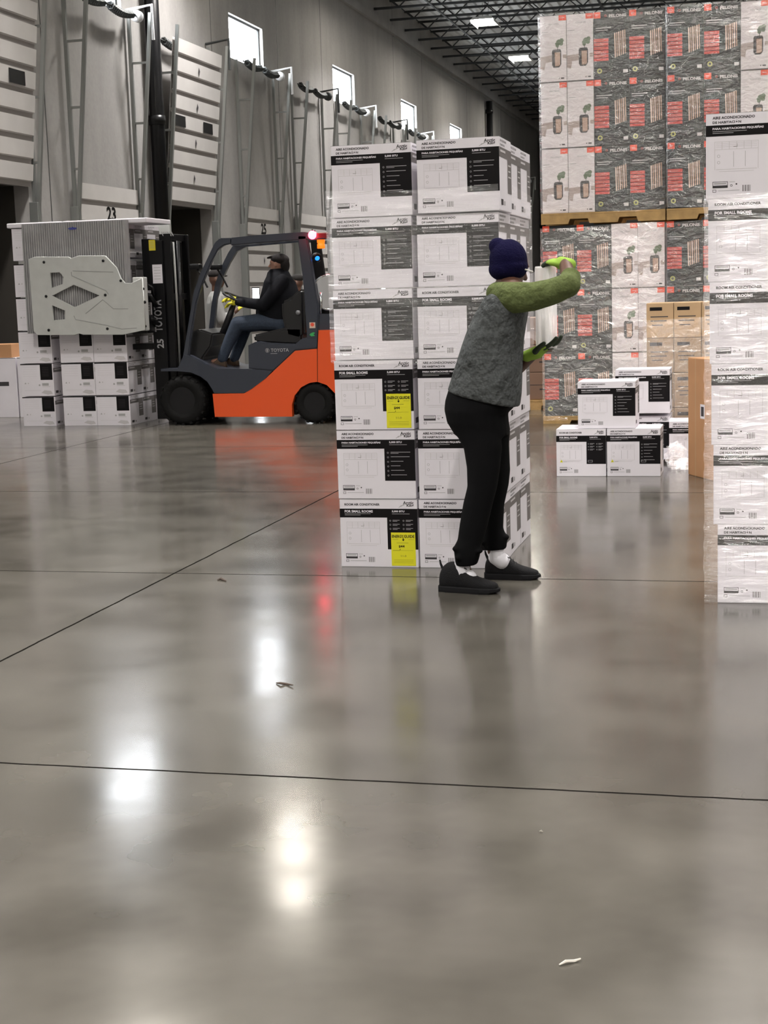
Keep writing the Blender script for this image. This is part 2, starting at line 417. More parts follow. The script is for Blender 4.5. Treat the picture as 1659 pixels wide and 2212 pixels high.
for n, a, b in DOORS:
    opened = n in OPEN_DOORS
    d = empty('door_%d' % n, (XW, (a+b)/2, 0)); struct(d)
    bm = bmesh.new(); lean = .29
    if opened:
        X, h = door_panel(bm, a+.04, b-.04, 3.22, 6.17, lean)
        F = None
    else:
        X, h = door_panel(bm, a+.02, b-.02, .02, DZ+.14)
    # writing and marks on the panel
    xf = lambda z: X(z)+.036
    def fc(z): return Face(bm, (xf(z)+.002, a, z), (0, b-a, 0), (0, 0, -1), (1, 0, 0))
    if opened:
        for k in (1, 3, 5, 7):
            z = 3.22+h*k+.27; f = fc(z); f.poly([(.5, 0), (.52, .07), (.5, .16), (.487, .08)], 6, 1)
        z = 3.22+h*4+.295; f = fc(z); f.rect(.07, 0, .27, .2, 3, 2); f.rect(.64, 0, .84, .2, 3, 2)
    else:
        z = .02+h*8+.335; f = fc(z); f.text(str(n), .44, 0, .59, .235, 4, 1, .03)
        if n in (25, 26, 28):
            z = .02+h*4+.30; f = fc(z); f.rect(.10, -.01, .32, .25, 3, 1); f.rect(.12, .01, .30, .23, 5, 2)
            f = fc(.02+h*6+.28); f.poly([(.5, 0), (.52, .07), (.5, .16), (.487, .08)], 6, 1)
    mk('door_panel', bm, [DOORW, DOORG, GREYP, BLACK, BLACK, PANE, DGREYP], d)
    for y in (a-.05, b+.05):
        bm = bmesh.new(); ladder(bm, y, 3.2, 6.35, lean+.06); mk('lift_track', bm, STEEL, d)
        bm = bmesh.new(); box(bm, (XW, y-.06, 0), (XW+.14, y+.06, 3.0), bev=.01); mk('track_guard', bm, STEEL, d)
    # torsion shaft with two long springs
    bm = bmesh.new(); xs, zs_ = (XW+.24, 6.30) if not opened else (XW+.12, 6.12)
    tube(bm, [(xs, a-.1, zs_), (xs, b+.1, zs_)], .015, 8)
    mk('torsion_shaft', bm, DSTEEL, d)
    for y0_, y1_ in ((a+.12, (a+b)/2-.15), ((a+b)/2+.1, b-.2)):
        bm = bmesh.new(); pts = []
        N_ = 14
        for k in range(N_*6+1):
            t = k/(N_*6); ang = 2*PI*N_*t; sag = -.05*math.sin(PI*t)
            pts.append((xs+.055*math.cos(ang), y0_+(y1_-y0_)*t, zs_+.055*math.sin(ang)+sag))
        tube(bm, pts, .022, 5); mk('torsion_spring', bm, DSTEEL, d)
    bm = bmesh.new(); lathe(bm, (xs, b+.02, zs_), (0, 1, 0), [(.04, -.05), (.10, -.05), (.10, -.03), (.07, -.02), (.07, .02), (.10, .03), (.10, .05), (.04, .05)], 18)
    mk('cable_drum', bm, BRIGHT if n % 2 else DSTEEL, d)
    bm = bmesh.new(); tube(bm, [(XW+.02, b+.06, 6.42), (XW+.5, b+.06, 6.48), (XW+.5, b+.06, 5.9)], .028, 6)
    mk('end_bracket', bm, BRIGHT if n % 2 else DSTEEL, d)
    if opened:    # trailer backed up to the opening, its unlit dark put into the wall colour
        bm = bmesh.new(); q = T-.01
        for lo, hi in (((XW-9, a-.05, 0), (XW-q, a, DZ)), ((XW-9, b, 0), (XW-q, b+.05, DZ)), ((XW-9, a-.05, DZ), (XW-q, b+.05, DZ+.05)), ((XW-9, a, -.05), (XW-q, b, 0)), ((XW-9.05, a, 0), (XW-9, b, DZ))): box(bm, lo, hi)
        mk('trailer_interior', bm, mat('trailer_dark', (.045, .04, .034), .8), d)

# ================================================================== ROOF STEEL AND LAMPS
def joist_mesh():
    bm = bmesh.new(); zt, zb = ZC-.03, 9.38; L = XE-XW
    for z in (zt, zb):
        box(bm, (XW+.02, -.045, z-.03), (XE-.02, -.012, z+.03)); box(bm, (XW+.02, .012, z-.03), (XE-.02, .045, z+.03))
    x = XW+.1; k = 0; s = .62
    while x+s < XE:
        a, b = (zt, zb) if k % 2 == 0 else (zb, zt)
        tube(bm, [(x, 0, a), (x+s, 0, b)], .016, 4); x += s; k += 1
    return bm
jo = mk('ceiling_joist', joist_mesh(), JOIST, loc=(0, 20.0, 0))
tag(jo, 'dark open-web steel joist spanning under the white roof deck', 'roof joist', 'steel joists under the roof deck')
for k in range(1, 29):
    c = jo.copy(); C.objects.link(c); c.location = (0, 20.0+1.93*k, 0)
for k, x in enumerate((-8.9, -4.4, .2, 6.0)):
    bm = bmesh.new(); box(bm, (x-.03, 20, 9.33), (x+.03, Y1, 9.36))
    o = mk('bridging_bar', bm, JOIST); tag(o, 'long thin steel bar running across the roof joists, %s' % ['nearest the wall', 'second from the wall', 'third from the wall', 'farthest from the wall'][k], 'steel bar', 'bridging bars')

LENS = mat('lamp_lens', (1, .95, .85), .4, emit=(1, .93, .82), estr=90)
def lamp(x, y, label, spread=125):
    t = empty('high_bay_lamp', (x, y, 9.25), label, 'ceiling lamp', 'high bay lamps')
    bm = bmesh.new()
    z0, z1 = 9.22, 9.30
    a = [(-.34, -.62), (.34, -.62), (.34, .62), (-.34, .62)]; b = [(p*.8, q*.92) for p, q in a]
    va = [bm.verts.new((x+p, y+q, z0)) for p, q in a]; vb = [bm.verts.new((x+p, y+q, z1)) for p, q in b]
    for i in range(4): bm.faces.new((va[i], va[(i+1) % 4], vb[(i+1) % 4], vb[i]))
    bm.faces.new(vb)
    for s in (-1, 1): box(bm, (x+s*.34-.006, y-.62, 9.15), (x+s*.34+.006, y+.62, 9.225))
    mk('lamp_housing', bm, mat('lamp_white', (.8, .8, .78), .4), t)
    bm = bmesh.new(); box(bm, (x-.26, y-.55, 9.262), (x+.26, y+.55, 9.275)); mk('lamp_lens', bm, LENS, t)
    for s in (-.5, .5):
        bm = bmesh.new(); tube(bm, [(x, y+s, 9.29), (x, y+s, ZC+.01)], .006, 5); mk('hanger', bm, DSTEEL, t)
    ld = bpy.data.lights.new('lamp_light', 'AREA'); ld.shape = 'RECTANGLE'; ld.size = .5; ld.size_y = 1.08; ld.energy = LAMP_W; ld.color = (1, .965, .955); ld.spread = math.radians(spread)
    lo = bpy.data.objects.new('lamp_light', ld); C.objects.link(lo); lo.location = (x, y, 9.25); lo.parent = t; lo.matrix_parent_inverse = t.matrix_basis.inverted()
lamp(-7.85, 45.7, 'bright high bay lamp near the wall, the nearer of the two in view', 108)
lamp(-7.95, 53.3, 'bright high bay lamp near the wall, the farther of the two in view', 108)
for y in (61.1,): lamp(-7.95, y, 'high bay lamp third along the dock wall, hidden by the heater cartons', 108)
for y in (38.0, 17.5, 9.0, .5): lamp(-7.8, y, 'high bay lamp of the row along the dock wall, above the frame', 108)
lamp(-8.6, 26.6, 'high bay lamp over the forklift, above the frame but mirrored in the floor', 108)
for x, y in ((-3.9, -8.0), (-3.9, -.5)): lamp(x, y, 'unseen lamp added behind the viewer to brighten the box fronts')  # extra lamps added only to light the box faces
for x in (0.0, 8.0, 16.0):
    for y in (-8.0, 0.5, 9.0, 17.5, 26.0, 38.0, 53.0): lamp(x, y, 'high bay lamp of the rows over the storage side, above the frame')

# black downspouts on the wall
def downspout(y, z0, z1, label):
    bm = bmesh.new(); tube(bm, [(XW+.17, y, z0), (XW+.17, y, z1)], .13, 14)
    t = mk('downspout', bm, BLACK); tag(t, label, 'pipe', 'black wall pipes')
    for z in (z0+2.4, (z0+z1)/2, z1-.4):
        bm = bmesh.new(); lathe(bm, (XW+.17, y, z), (0, 0, 1), [(.135, -.08), (.15, -.08), (.15, .08), (.135, .08)], 14); mk('pipe_collar', bm, BLACK, t)
downspout(26.05, 0, 9.3, 'thick black drain pipe between dock doors, left side of photo')
downspout(61.2, 0, 8.8, 'thick black drain pipe high on the wall past the last windows')
downspout(76.2, 0, 8.8, 'black drain pipe in the far corner of the hall')
bm = bmesh.new(); pts = [(XW+.12, 45+k, 8.9-.10*math.sin(PI*(k % 15)/15)) for k in range(0, 32)]
tube(bm, pts, .02, 6); tag(mk('conduit', bm, STEEL), 'thin pale conduit running along the top of the dock wall', 'conduit')

# ================================================================== PRINTED CARTONS
AC_M = [WHITE, BLACKP, GREYP, LGREYP, DGREYP, MIDP, YELLOW, REDP]
BW, BH, BD = .449, .386, .395
def ac_side(f):
    f.rect(0, .135, 1, .27, 5, 1); f.rect(.66, .27, 1, .74, 5, 1)
    f.text('AIRE ACONDICIONADO', .08, .03, .60, .06, 4, 1, .01); f.text('DE HABITACIÓN', .08, .08, .45, .115, 4, 1, .01)
    f.rect(.08, .17, .5, .2, 3, 2); f.rect(.72, .34, .94, .36, 3, 2); f.rect(.72, .42, .9, .44, 3, 2); f.rect(.72, .5, .94, .52, 3, 2)
    f.rect(.1, .84, .28, .92, 4, 1); f.rect(.34, .86, .44, .92, 2, 1)
    f.rect(0, 0, 1, .006, 2, 1)
def ac_front(f, lang='es', energy=False, rear=False):
    f.rect(0, .0, 1, .005, 2, 1)
    if lang == 'es':
        f.text('AIRE ACONDICIONADO', .065, .035, .48, .068, 4, 1, .04); f.text('DE HABITACIÓN', .065, .083, .345, .12, 4, 1, .04)
        f.rect(0, .137, 1, .267, 1, 1); f.text('PARA HABITACIONES PEQUEÑAS', .065, .16, .565, .195, 0, 2, .035)
    else:
        f.text('ROOM AIR CONDITIONER', .065, .058, .52, .092, 4, 1, .04)
        f.rect(0, .137, 1, .267, 1, 1); f.text('FOR SMALL ROOMS', .065, .157, .43, .195, 0, 2, .04)
    f.rect(.065, .208, .40, .214, 2, 2); f.rect(.065, .228, .27, .234, 2, 2)
    f.text('5,000 BTU', .675, .16, .835, .193, 0, 2, .035); f.rect(.675, .208, .90, .214, 2, 2)
    # maker's mark: hill lines and the two words
    f.text('Arctic', .82, .025, .955, .073, 4, 1, .03); f.text('King', .865, .068, .955, .118, 4, 1, .04)
    for k in range(3): f.poly([(.76+.025*k, .118-.014*k), (.80+.03*k, .082-.012*k), (.803+.03*k, .09-.012*k), (.766+.025*k, .121-.014*k)], 2, 1)
    f.rect(.61, .267, 1, .735, 1, 1)
    if lang == 'es' and not energy:
        for k, w in enumerate((.25, .24, .16, .12, .17, .2)):
            v = .315+.066*k; f.ring(.655, v+.012, .013, .004, 2, 2, 8); f.rect(.69, v, .69+w, v+.007, 2, 2)
            if k == 0: f.rect(.69, v+.018, .69+.1, v+.024, 2, 2)
    else:
        for k in range(3):
            v = .30+.06*k
            for u in (.65, .82): f.ring(u, v+.012, .013, .004, 2, 2, 8); f.rect(u+.03, v, u+.12, v+.007, 2, 2); f.rect(u+.03, v+.018, u+.09, v+.024, 2, 2)
    # line drawing of the appliance
    f.frame(.085, .33, .515, .425, .004, 3, 1)
    for k in range(1, 6): f.rect(.085+.0717*k, .335, .089+.0717*k, .42, 3, 1)
    f.rect(.27, .39, .31, .396, 4, 1); f.rect(.306, .36, .31, .396, 2, 1)
    for k in range(3): f.rect(.10, .35+.02*k, .50, .353+.02*k, 3, 1)
    f.rect(.085, .425, .089, .66, 3, 1); f.rect(.511, .425, .515, .66, 3, 1); f.rect(.10, .655, .5, .66, 3, 1); f.rect(.13, .68, .47, .684, 3, 1)
    f.rect(.27, .45, .274, .63, 2, 1); f.rect(.385, .45, .389, .63, 2, 1)
    f.ring(.125, .50, .018, .004, 2, 1, 10); f.ring(.125, .575, .018, .004, 2, 1, 10)
    # lower labels
    f.frame(.065, .80, .215, .875, .006, 4, 1); f.rect(.065, .845, .215, .875, 4, 1); f.rect(.08, .815, .20, .83, 2, 2)
    f.ring(.25, .85, .014, .005, 4, 1, 8); f.disc(.30, .835, .010, 4, 1, 8); f.rect(.23, .805, .285, .81, 2, 1)
    f.frame(.065, .893, .10, .925, .005, 4, 1); f.rect(.12, .905, .33, .911, 2, 1)
    for k in range(9): f.rect(.36+.0092*k, .85, .3655+.0092*k, .925, 2 if k % 3 else 4, 1)
    if rear:
        f.poly([(.07, .70), (.10, .64), (.13, .70)], 6, 1); f.disc(.10, .683, .007, 4, 2, 6); f.rect(.15, .68, .21, .69, 3, 1)
        f.frame(.64, .655, .73, .70, .006, 2, 2)
def ac_box(lang='es', energy=False, w=BW, h=BH, d=BD, rear=False, plain=False):
    bm = bmesh.new(); box(bm, (-w/2, 0, 0), (w/2, d, h), 0, .004)
    f = Face(bm, (-w/2, 0, h), (w, 0, 0), (0, 0, -h), (0, -1, 0))
    if plain:     # face with a dark upper right square
        f.rect(.60, .0, .97, .50, 1, 1); f.rect(0, 0, .97, .03, 1, 1)
        for k in range(6): f.rect(.66, .12+.05*k, .86, .128+.05*k, 4, 2)
        for k in range(5): f.rect(.08, .10+.07*k, .5, .104+.07*k, 3, 1)
        f.poly([(.10, .62), (.13, .57), (.16, .62)], 2, 1); f.disc(.22, .6, .02, 3, 1)
        f.disc(.56, .66, .03, 2, 1); f.rect(.64, .60, .84, .68, 2, 1); f.rect(.64, .70, .88, .715, 3, 1)
        f.rect(.1, .82, .6, .826, 3, 1); f.poly([(.60, .9), (.7, .82), (.9, .84), (.95, .93), (.8, .96)], 3, 1)
    else: ac_front(f, lang, energy, rear)
    ac_side(Face(bm, (w/2, 0, h), (0, d, 0), (0, 0, -h), (1, 0, 0)))
    f = Face(bm, (-w/2, d, h), (w, 0, 0), (0, -d, 0), (0, 0, 1))
    f.rect(0, .495, 1, .505, 2, 1); f.text('AIRE ACONDICIONADO', .08, .1, .5, .16, 4, 1, .01)
    me = bpy.data.meshes.new('air_conditioner_box'); bm.normal_update(); bm.to_mesh(me); bm.free()
    for m in AC_M: me.materials.append(m)
    return me
def energy_mesh():
    bm = bmesh.new()
    f = Face(bm, (-BW/2, -.0015, BH), (BW, 0, 0), (0, 0, -BH), (0, -1, 0))
    a, b, c, d = .655, .965, .485, .975
    box(bm, (-BW/2+a*BW, -.0022, BH*(1-d)), (-BW/2+b*BW, -.0008, BH*(1-c)), 0)
    f.text('ENERGY', a+.012, c+.035, a+.16, c+.078, 1, 2, .03); f.text('GUIDE', a+.165, c+.035, b-.01, c+.078, 1, 2, .03)
    f.rect(a+.152, c+.07, a+.160, c+.105, 1, 2); f.poly([(a+.14, c+.10), (a+.172, c+.10), (a+.156, c+.128)], 1, 2)
    f.rect(a+.015, c+.10, a+.09, c+.105, 2, 2); f.rect(a+.22, c+.10, b-.015, c+.105, 2, 2); f.rect(a+.07, c+.15, b-.09, c+.156, 2, 2)
    f.text('$44', a+.095, c+.185, a+.17, c+.225, 1, 2, .03); f.rect(a+.02, c+.262, a+.11, c+.266, 1, 2); f.rect(a+.11, c+.24, a+.116, c+.262, 1, 2)
    f.rect(a+.12, c+.262, b-.03, c+.265, 2, 2); f.text('11.0', a+.12, c+.33, a+.19, c+.36, 2, 2, .02)
    for k in range(3): f.rect(a+.03, c+.40+.022*k, b-.03, c+.404+.022*k, 2, 2)
    me = bpy.data.meshes.new('energy_label'); bm.normal_update(); bm.to_mesh(me); bm.free()
    for m in (YELLOW, BLACKP, mat('energy_ink', (.35, .33, .02), .6)): me.materials.append(m)
    return me
ME_ES, ME_EN, ME_ENE = ac_box('es'), ac_box('en'), ac_box('en', True)
ME_REAR_ES, ME_REAR_EN = ac_box('es', rear=True, w=.425, h=.385), ac_box('en', rear=True, w=.40, h=.385)
ME_ENL = energy_mesh()
def put_box(me, x, y, z, label, group=None, rz=0.0, energy=False, name='air_conditioner_box'):
    """(x, y, z): middle of the front bottom edge"""
    o = bpy.data.objects.new(name, me); C.objects.link(o); o.location = (x, y, z); o.rotation_euler = (0, 0, rz)
    tag(o, label, 'box', group)
    if energy:
        e = bpy.data.objects.new('energy_label', ME_ENL); C.objects.link(e); e.parent = o; e['label'] = 'yellow energy rating label'
    return o

# ---- the stack being wrapped
SX, SY = -2.295, 8.18
P_ = .389
shiftL = [.020, .011, .004, -.004, -.004, 0]; shiftR = [.050, .036, .028, .018, .010, .004]     # per row from the top
colL = ['es', 'es', 'es', 'ene', 'es', 'ene']; colR = ['es', 'es', 'en', 'es', 'es', 'es']
GS = 'white boxes of the tall stack being wrapped'
for r in range(6):
    z = P_*(5-r)+.0
    k = colL[r]; me = {'es': ME_ES, 'en': ME_EN, 'ene': ME_ENE}[k]
    words = {'es': 'Spanish print', 'en': 'English print', 'ene': 'English print and yellow label'}[k]
    put_box(me, SX+BW/2+shiftL[r], SY, z, 'box with %s, %s, left column of stack being wrapped' % (words, ORD[r]), GS, random.uniform(-.004, .004), k == 'ene')
    k = colR[r]; me = {'es': ME_ES, 'en': ME_EN}[k]
    words = {'es': 'Spanish print', 'en': 'English print'}[k]
    put_box(me, SX+BW*1.5+.004+shiftR[r], SY+(.0 if r else -.02), z+(.004 if r == 0 else 0), 'box with %s, %s, right column of stack being wrapped' % (words, ORD[r]), GS, random.uniform(-.004, .004))
    for d in (1, 2):
        put_box(ME_ES, SX+BW*1.5+.004+shiftR[r]*(.9-.1*d), SY+d*.402, z, 'white box on %s side face of stack being wrapped, %s' % (['', 'middle of', 'far end of'][d], ORD[r]), GS, random.uniform(-.006, .006))

FILM = film_mat('stretch_film', .055, .10, (2.2, 2.2, 24), .10)
def shell(name, x0, x1, y0, y1, z0, z1, m, label, amp=.004, seed=0, sides='fr', step=.03, wob=.015):
    """film skin round a stack: front, right, back, left walls, gently wrinkled, open top and bottom"""
    rnd = random.Random(seed); bm = bmesh.new()
    pts = [(x0, y0), (x1, y0), (x1, y1), (x0, y1)]
    path = []
    for i in range(4):
        a, b = pts[i], pts[(i+1) % 4]; L = math.hypot(b[0]-a[0], b[1]-a[1]); n = max(2, int(L/.10))
        nx, ny = (b[1]-a[1])/L, -(b[0]-a[0])/L
        for k in range(n):
            t = k/n; path.append((a[0]+(b[0]-a[0])*t, a[1]+(b[1]-a[1])*t, nx, ny, math.sin(PI*t)))
    nz = max(3, int((z1-z0)/step)); rows = []
    for j in range(nz+1):
        row = []; z = z0+(z1-z0)*j/nz; ph = rnd.uniform(0, 6)
        for k, (x, y, nx, ny, e) in enumerate(path):
            off = amp*(.6+.5*math.sin(k*.8+ph))+rnd.uniform(0, amp*.4)*e
            zz = z+(wob*math.sin(k*.35+seed) if j in (0, nz) else 0)
            row.append(bm.verts.new((x+nx*off, y+ny*off, zz)))
        rows.append(row)
    n = len(path)
    for a, b in zip(rows, rows[1:]):
        for k in range(n):
            f = bm.faces.new((a[k], a[(k+1) % n], b[(k+1) % n], b[k])); f.smooth = True
    o = mk(name, bm, m); tag(o, label, 'plastic wrap'); return o
shell('stretch_wrap', SX-.012, SX+2*BW+.045, SY-.028, SY+1.215, 1.155, 2.09, FILM, 'clear stretch film wound round the middle rows of the tall white stack', seed=3)

# ---- the stack at the right edge
RX, RY = -.188, 7.377
rt = ['es', 'en', 'en', 'en', 'es', 'es']; dxr = [-.055, -.045, -.038, -.03, -.02, 0.0]
ME_R = {'es': ac_box('es', w=.46), 'en': ac_box('en', w=.46)}
for r in range(6):
    put_box(ME_R[rt[r]], RX+.23+dxr[r], RY, (P_-.005)*(5-r), 'white air conditioner box, %s of the wrapped stack at the right edge' % ORD[r], 'white boxes of the stack at the right edge', .012 if r == 0 else random.uniform(-.003, .003))
shell('stretch_wrap', RX-.062, RX+.53, RY-.016, RY+.41, .02, 1.95, film_mat('stretch_film_glossy', .045, .24, (3, 3, 15), .11), 'shiny clear stretch film round the white stack at the right edge', amp=.007, seed=11)

# ---- three loose boxes and things beside them
put_box(ME_REAR_EN, -1.393, 12.25, 0, 'white air conditioner box on the floor, left of the two under the loose third one', 'loose white boxes on the floor')
put_box(ME_REAR_ES, -.972, 12.25, 0, 'white air conditioner box on the floor, right of the two under the loose third one', 'loose white boxes on the floor')
ME_LB = ac_box('es', w=.46, h=.375)
put_box(ME_LB, -1.187, 12.27, .388, 'white air conditioner box resting across two others on the floor', 'loose white boxes on the floor')
put_box(ME_LB, -.965, 13.15, .43, 'white box with black panel standing just behind the loose three boxes')
put_box(ME_LB, -.50, 12.95, 0, 'white box with black side on the floor left of the tall brown carton', rz=.05)
# box stack support and the crumpled film on the floor
put_box(ME_LB, -.965, 13.17, .03, 'white box hidden below the ragged open one')
bm = bmesh.new()
rnd = random.Random(5)
ell(bm, (-.66, 12.68, .11), .09, .07, .11)
for v in bm.verts: v.co += Vector((rnd.uniform(-.02, .02), rnd.uniform(-.02, .02), rnd.uniform(-.02, .02)))
ell(bm, (-.56, 12.66, .05), .12, .06, .05)
for v in bm.verts:
    v.co += Vector((rnd.uniform(-.012, .012), rnd.uniform(-.012, .012), rnd.uniform(-.008, .012))); v.co.z = max(v.co.z, .002)
tag(mk('crumpled_film', bm, film_mat('film_ball', .05, .3, (20, 20, 20), .15)), 'crumpled clear film lying on the floor beside the tall brown carton', 'plastic wrap')

def carton(name, lo, hi, m, label, group=None, prints=None, tape=True, bev=.006):
    lo, hi = Vector(lo), Vector(hi); bm = bmesh.new(); box(bm, lo, hi, 0, bev)
    f = Face(bm, (lo.x, lo.y, hi.z), (hi.x-lo.x, 0, 0), (0, 0, lo.z-hi.z), (0, -1, 0))
    if prints: prints(f)
    o = mk(name, bm, [m, BLACKP, LGREYP, DGREYP, KRAFT2]); tag(o, label, 'box', group); return o
# tall brown carton turned so that one broad face shows
A = Vector((-.548, 12.37, 0)); d1 = Vector((.453, -.891, 0)); d2 = Vector((.891, .453, 0))
bm = bmesh.new(); w, d, h = .50, .30, .94
box(bm, (0, 0, 0), (w, d, h), 0, .008)
f = Face(bm, (0, 0, h), (w, 0, 0), (0, 0, -h), (0, -1, 0)); f.rect(.46, .38, .62, .50, 1, 2); f.rect(.49, .40, .59, .48, 2, 3); f.rect(.27, 0, .29, 1, 3, 1)
for v in bm.verts: v.co = A+d1*v.co.x+d2*v.co.y+Vector((0, 0, v.co.z))
o = mk('brown_carton', bm, [KRAFT, WHITE, DGREYP, KRAFT2]); tag(o, 'tall plain brown carton with a small white label, standing left of the right-hand stack', 'box')

# brown carton load wrapped in film behind
bx0 = -.98; KS = Vector((-.92, 13.6, 0))
GP = 'brown cartons of the wrapped low load'
for r in range(4):
    for c_ in range(3):
        lo = (-.97+c_*.24, 13.75, .12+r*.31); hi = (-.97+c_*.24+.236, 14.25, .12+r*.31+.306)
        def pr(f, r=r):
            f.rect(.12, .12, .58, .22, 1, 1); f.rect(.15, .38, .8, .41, 3, 1); f.rect(.15, .5, .75, .53, 3, 1); f.rect(.2, .62, .6, .65, 3, 1)
        carton('brown_carton', lo, hi, KRAFT2 if r == 3 else mat('kraft_dusty', (.36, .25, .15), .75, noise=.06), 'small brown carton with black print, %s row, %s, behind loose boxes' % (['bottom', 'second', 'third', 'top'][r], ['left', 'middle', 'right'][c_]), GP, pr)
shell('stretch_wrap', -1.0, -.22, 13.72, 14.3, .1, 1.22, film_mat('film_dusty', .08, .2, (8, 8, 10), .2), 'dusty stretch film round the load of brown cartons', seed=5, amp=.01)

def pallet(name, x0, x1, y0, y1, z0, h, label, group=None):
    t = empty(name, ((x0+x1)/2, y0, z0), label, 'pallet', group)
    bm = bmesh.new(); n = 7; w = (x1-x0)
    for k in range(n):
        a = y0+(y1-y0)*k/n; box(bm, (x0, a, z0+h-.018), (x1, a+(y1-y0)/n-.03, z0+h))
    mk('deck_boards', bm, WOOD, t)
    for y in (y0+.002, (y0+y1)/2-.02, y1-.042):
        bm = bmesh.new(); L = w; q = [(x0, z0+.0), (x0+.22*L, z0), (x0+.235*L, z0+h*.45), (x0+.38*L, z0+h*.45), (x0+.395*L, z0), (x0+.62*L, z0), (x0+.635*L, z0+h*.45), (x0+.77*L, z0+h*.45), (x0+.785*L, z0), (x1, z0), (x1, z0+h-.019), (x0, z0+h-.019)]
        prism(bm, q, y, y+.038); mk('stringer', bm, WOOD, t)
    return t
pallet('wooden_pallet', -1.0, -.22, 13.72, 14.3, 0, .12, 'wooden pallet under the load of small brown cartons')

# ================================================================== HEATER LOADS
H_M = [HDARK, HWHITE, ORANGE_SQ, REDSTR, TAN, TAN2, SMEAR, GREENP, GREYP, DGREYP, mat('badge_yellow', (.42, .42, .12), .5), BLACKP, LGREYP]
def heater_dark(w=.376, h=.695, d=.42):
    bm = bmesh.new(); box(bm, (0, 0, 0), (w, d, h), 0, .004)
    f = Face(bm, (0, 0, h), (w, 0, 0), (0, 0, -h), (0, -1, 0))
    f.rect(0, 0, .2, .095, 2, 1); f.rect(.05, .04, .15, .047, 1, 2); f.rect(.05, .06, .12, .066, 1, 2)
    f.ring(.34, .062, .018, .006, 3, 1, 10); f.text('PELONIS', .44, .045, .93, .092, 12, 1, .03)
    f.rect(.06, .235, .5, .25, 8, 1); f.rect(.06, .27, .40, .282, 8, 1); f.rect(.06, .30, .3, .31, 9, 1)
    f.rect(0, .40, .42, .735, 3, 1)
    for k in range(5): f.rect(.0, .452+.058*k, .42, .462+.058*k, 11, 2); f.rect(.04, .425+.058*k, .3, .431+.058*k, 4, 3)
    for k in range(6):
        u = .58+.057*k; f.poly([(u, .33-.008*k), (u+.036, .325-.008*k), (u+.05, .69-.01*k), (u+.018, .70-.01*k)], 4 if k % 2 else 5, 1)
    f.disc(.16, .885, .04, 10, 1, 10); f.disc(.16, .885, .02, 9, 2, 8); f.rect(.26, .875, .48, .905, 9, 1); f.rect(.83, .88, .96, .93, 12, 1)
    me = bpy.data.meshes.new('heater_box'); bm.normal_update(); bm.to_mesh(me); bm.free()
    for m in H_M: me.materials.append(m)
    return me
def heater_white(w=.285, h=.695, d=.42):
    bm = bmesh.new(); box(bm, (0, 0, 0), (w, d, h), 1, .004)
    f = Face(bm, (0, 0, h), (w, 0, 0), (0, 0, -h), (0, -1, 0))
    f.rect(.72, 0, 1, .085, 2, 1); f.rect(.78, .04, .93, .047, 1, 2); f.rect(0, 0, 1, .006, 9, 1)
    f.text('PELONIS', .34, .12, .72, .145, 8, 1, .01); f.rect(.05, .24, .3, .25, 8, 1); f.rect(.05, .27, .4, .277, 12, 1)
    f.poly([(.0, .62), (.45, .60), (.45, .70), (.2, .71), (.15, .82), (.0, .80)], 6, 1); f.poly([(.86, .6), (1, .6), (1, .66), (.86, .66)], 6, 1)
    f.poly([(.45, .54), (.50, .515), (.76, .515), (.80, .54), (.80, .74), (.72, .79), (.50, .79), (.45, .75)], 9, 2)
    f.poly([(.55, .56), (.76, .56), (.76, .75), (.70, .77), (.56, .77)], 4, 3)
    for k in range(3): f.rect(.60+.055*k, .57, .62+.055*k, .75, 5, 4)
    for (u, v, r) in ((.72, .41, .045), (.66, .46, .03), (.82, .385, .035), (.80, .43, .035), (.62, .43, .02)): f.disc(u, v, r, 7, 3, 7)
    f.rect(.66, .46, .68, .52, 9, 3)
    f.rect(.70, .945, .73, .965, 9, 1); f.rect(.78, .945, .9, .965, 9, 1)
    me = bpy.data.meshes.new('heater_box'); bm.normal_update(); bm.to_mesh(me); bm.free()
    for m in H_M: me.materials.append(m)
    return me
MD, MW = heater_dark(), heater_white()
def heat(me, x, y, z, kind, lab, group):
    o = bpy.data.objects.new('heater_box', me); C.objects.link(o); o.location = (x, y, z); o.rotation_euler = (0, 0, random.uniform(-.006, .006))
    tag(o, '%s heater carton, %s' % ({'d': 'dark red-panelled', 'w': 'pale'}[kind], lab), 'box', group)
HY = 17.0
ROWN = ['top', 'middle', 'bottom']
UP1 = [(-2.325, 'w'), (-2.035, 'w'), (-1.745, 'd'), (-1.365, 'd')]
UP2 = [(-.965, 'd'), (-.58, 'd'), (-.20, 'w'), (.09, 'd')]
LO1 = [(-2.33, 'd'), (-1.952, 'd'), (-1.574, 'w'), (-1.286, 'w')]
LO2 = [(-.975, 'd'), (-.59, 'd'), (-.205, 'w'), (.085, 'd')]
POSN = ['first', 'second', 'third', 'fourth']
for lay, zz, name in ((UP1, 2.32, 'left upper'), (UP2, 2.32, 'right upper'), (LO1, .085, 'left lower'), (LO2, .085, 'right lower')):
    for r in range(3):
        z = zz+.705*(2-r)
        if 'upper' not in name and r < 3: z = .085+.703*(2-r)
        for k, (x, kind) in enumerate(lay):
            heat(MD if kind == 'd' else MW, x, HY, z, kind, '%s row, %s from left on %s pallet' % (ROWN[r], POSN[k], name), 'heater cartons on the %s pallet' % name)
for x0, x1, z0, h, nm in ((-2.34, -.99, 2.20, .118, 'left upper'), (-.975, .48, 2.20, .118, 'right upper'), (-2.35, -1.0, 0, .083, 'left lower'), (-.985, .48, 0, .083, 'right lower')):
    pallet('wooden_pallet', x0, x1, HY-.03, HY+.95, z0, h, 'pale wooden pallet under the %s load of heater cartons' % nm, 'pallets under the heater cartons')
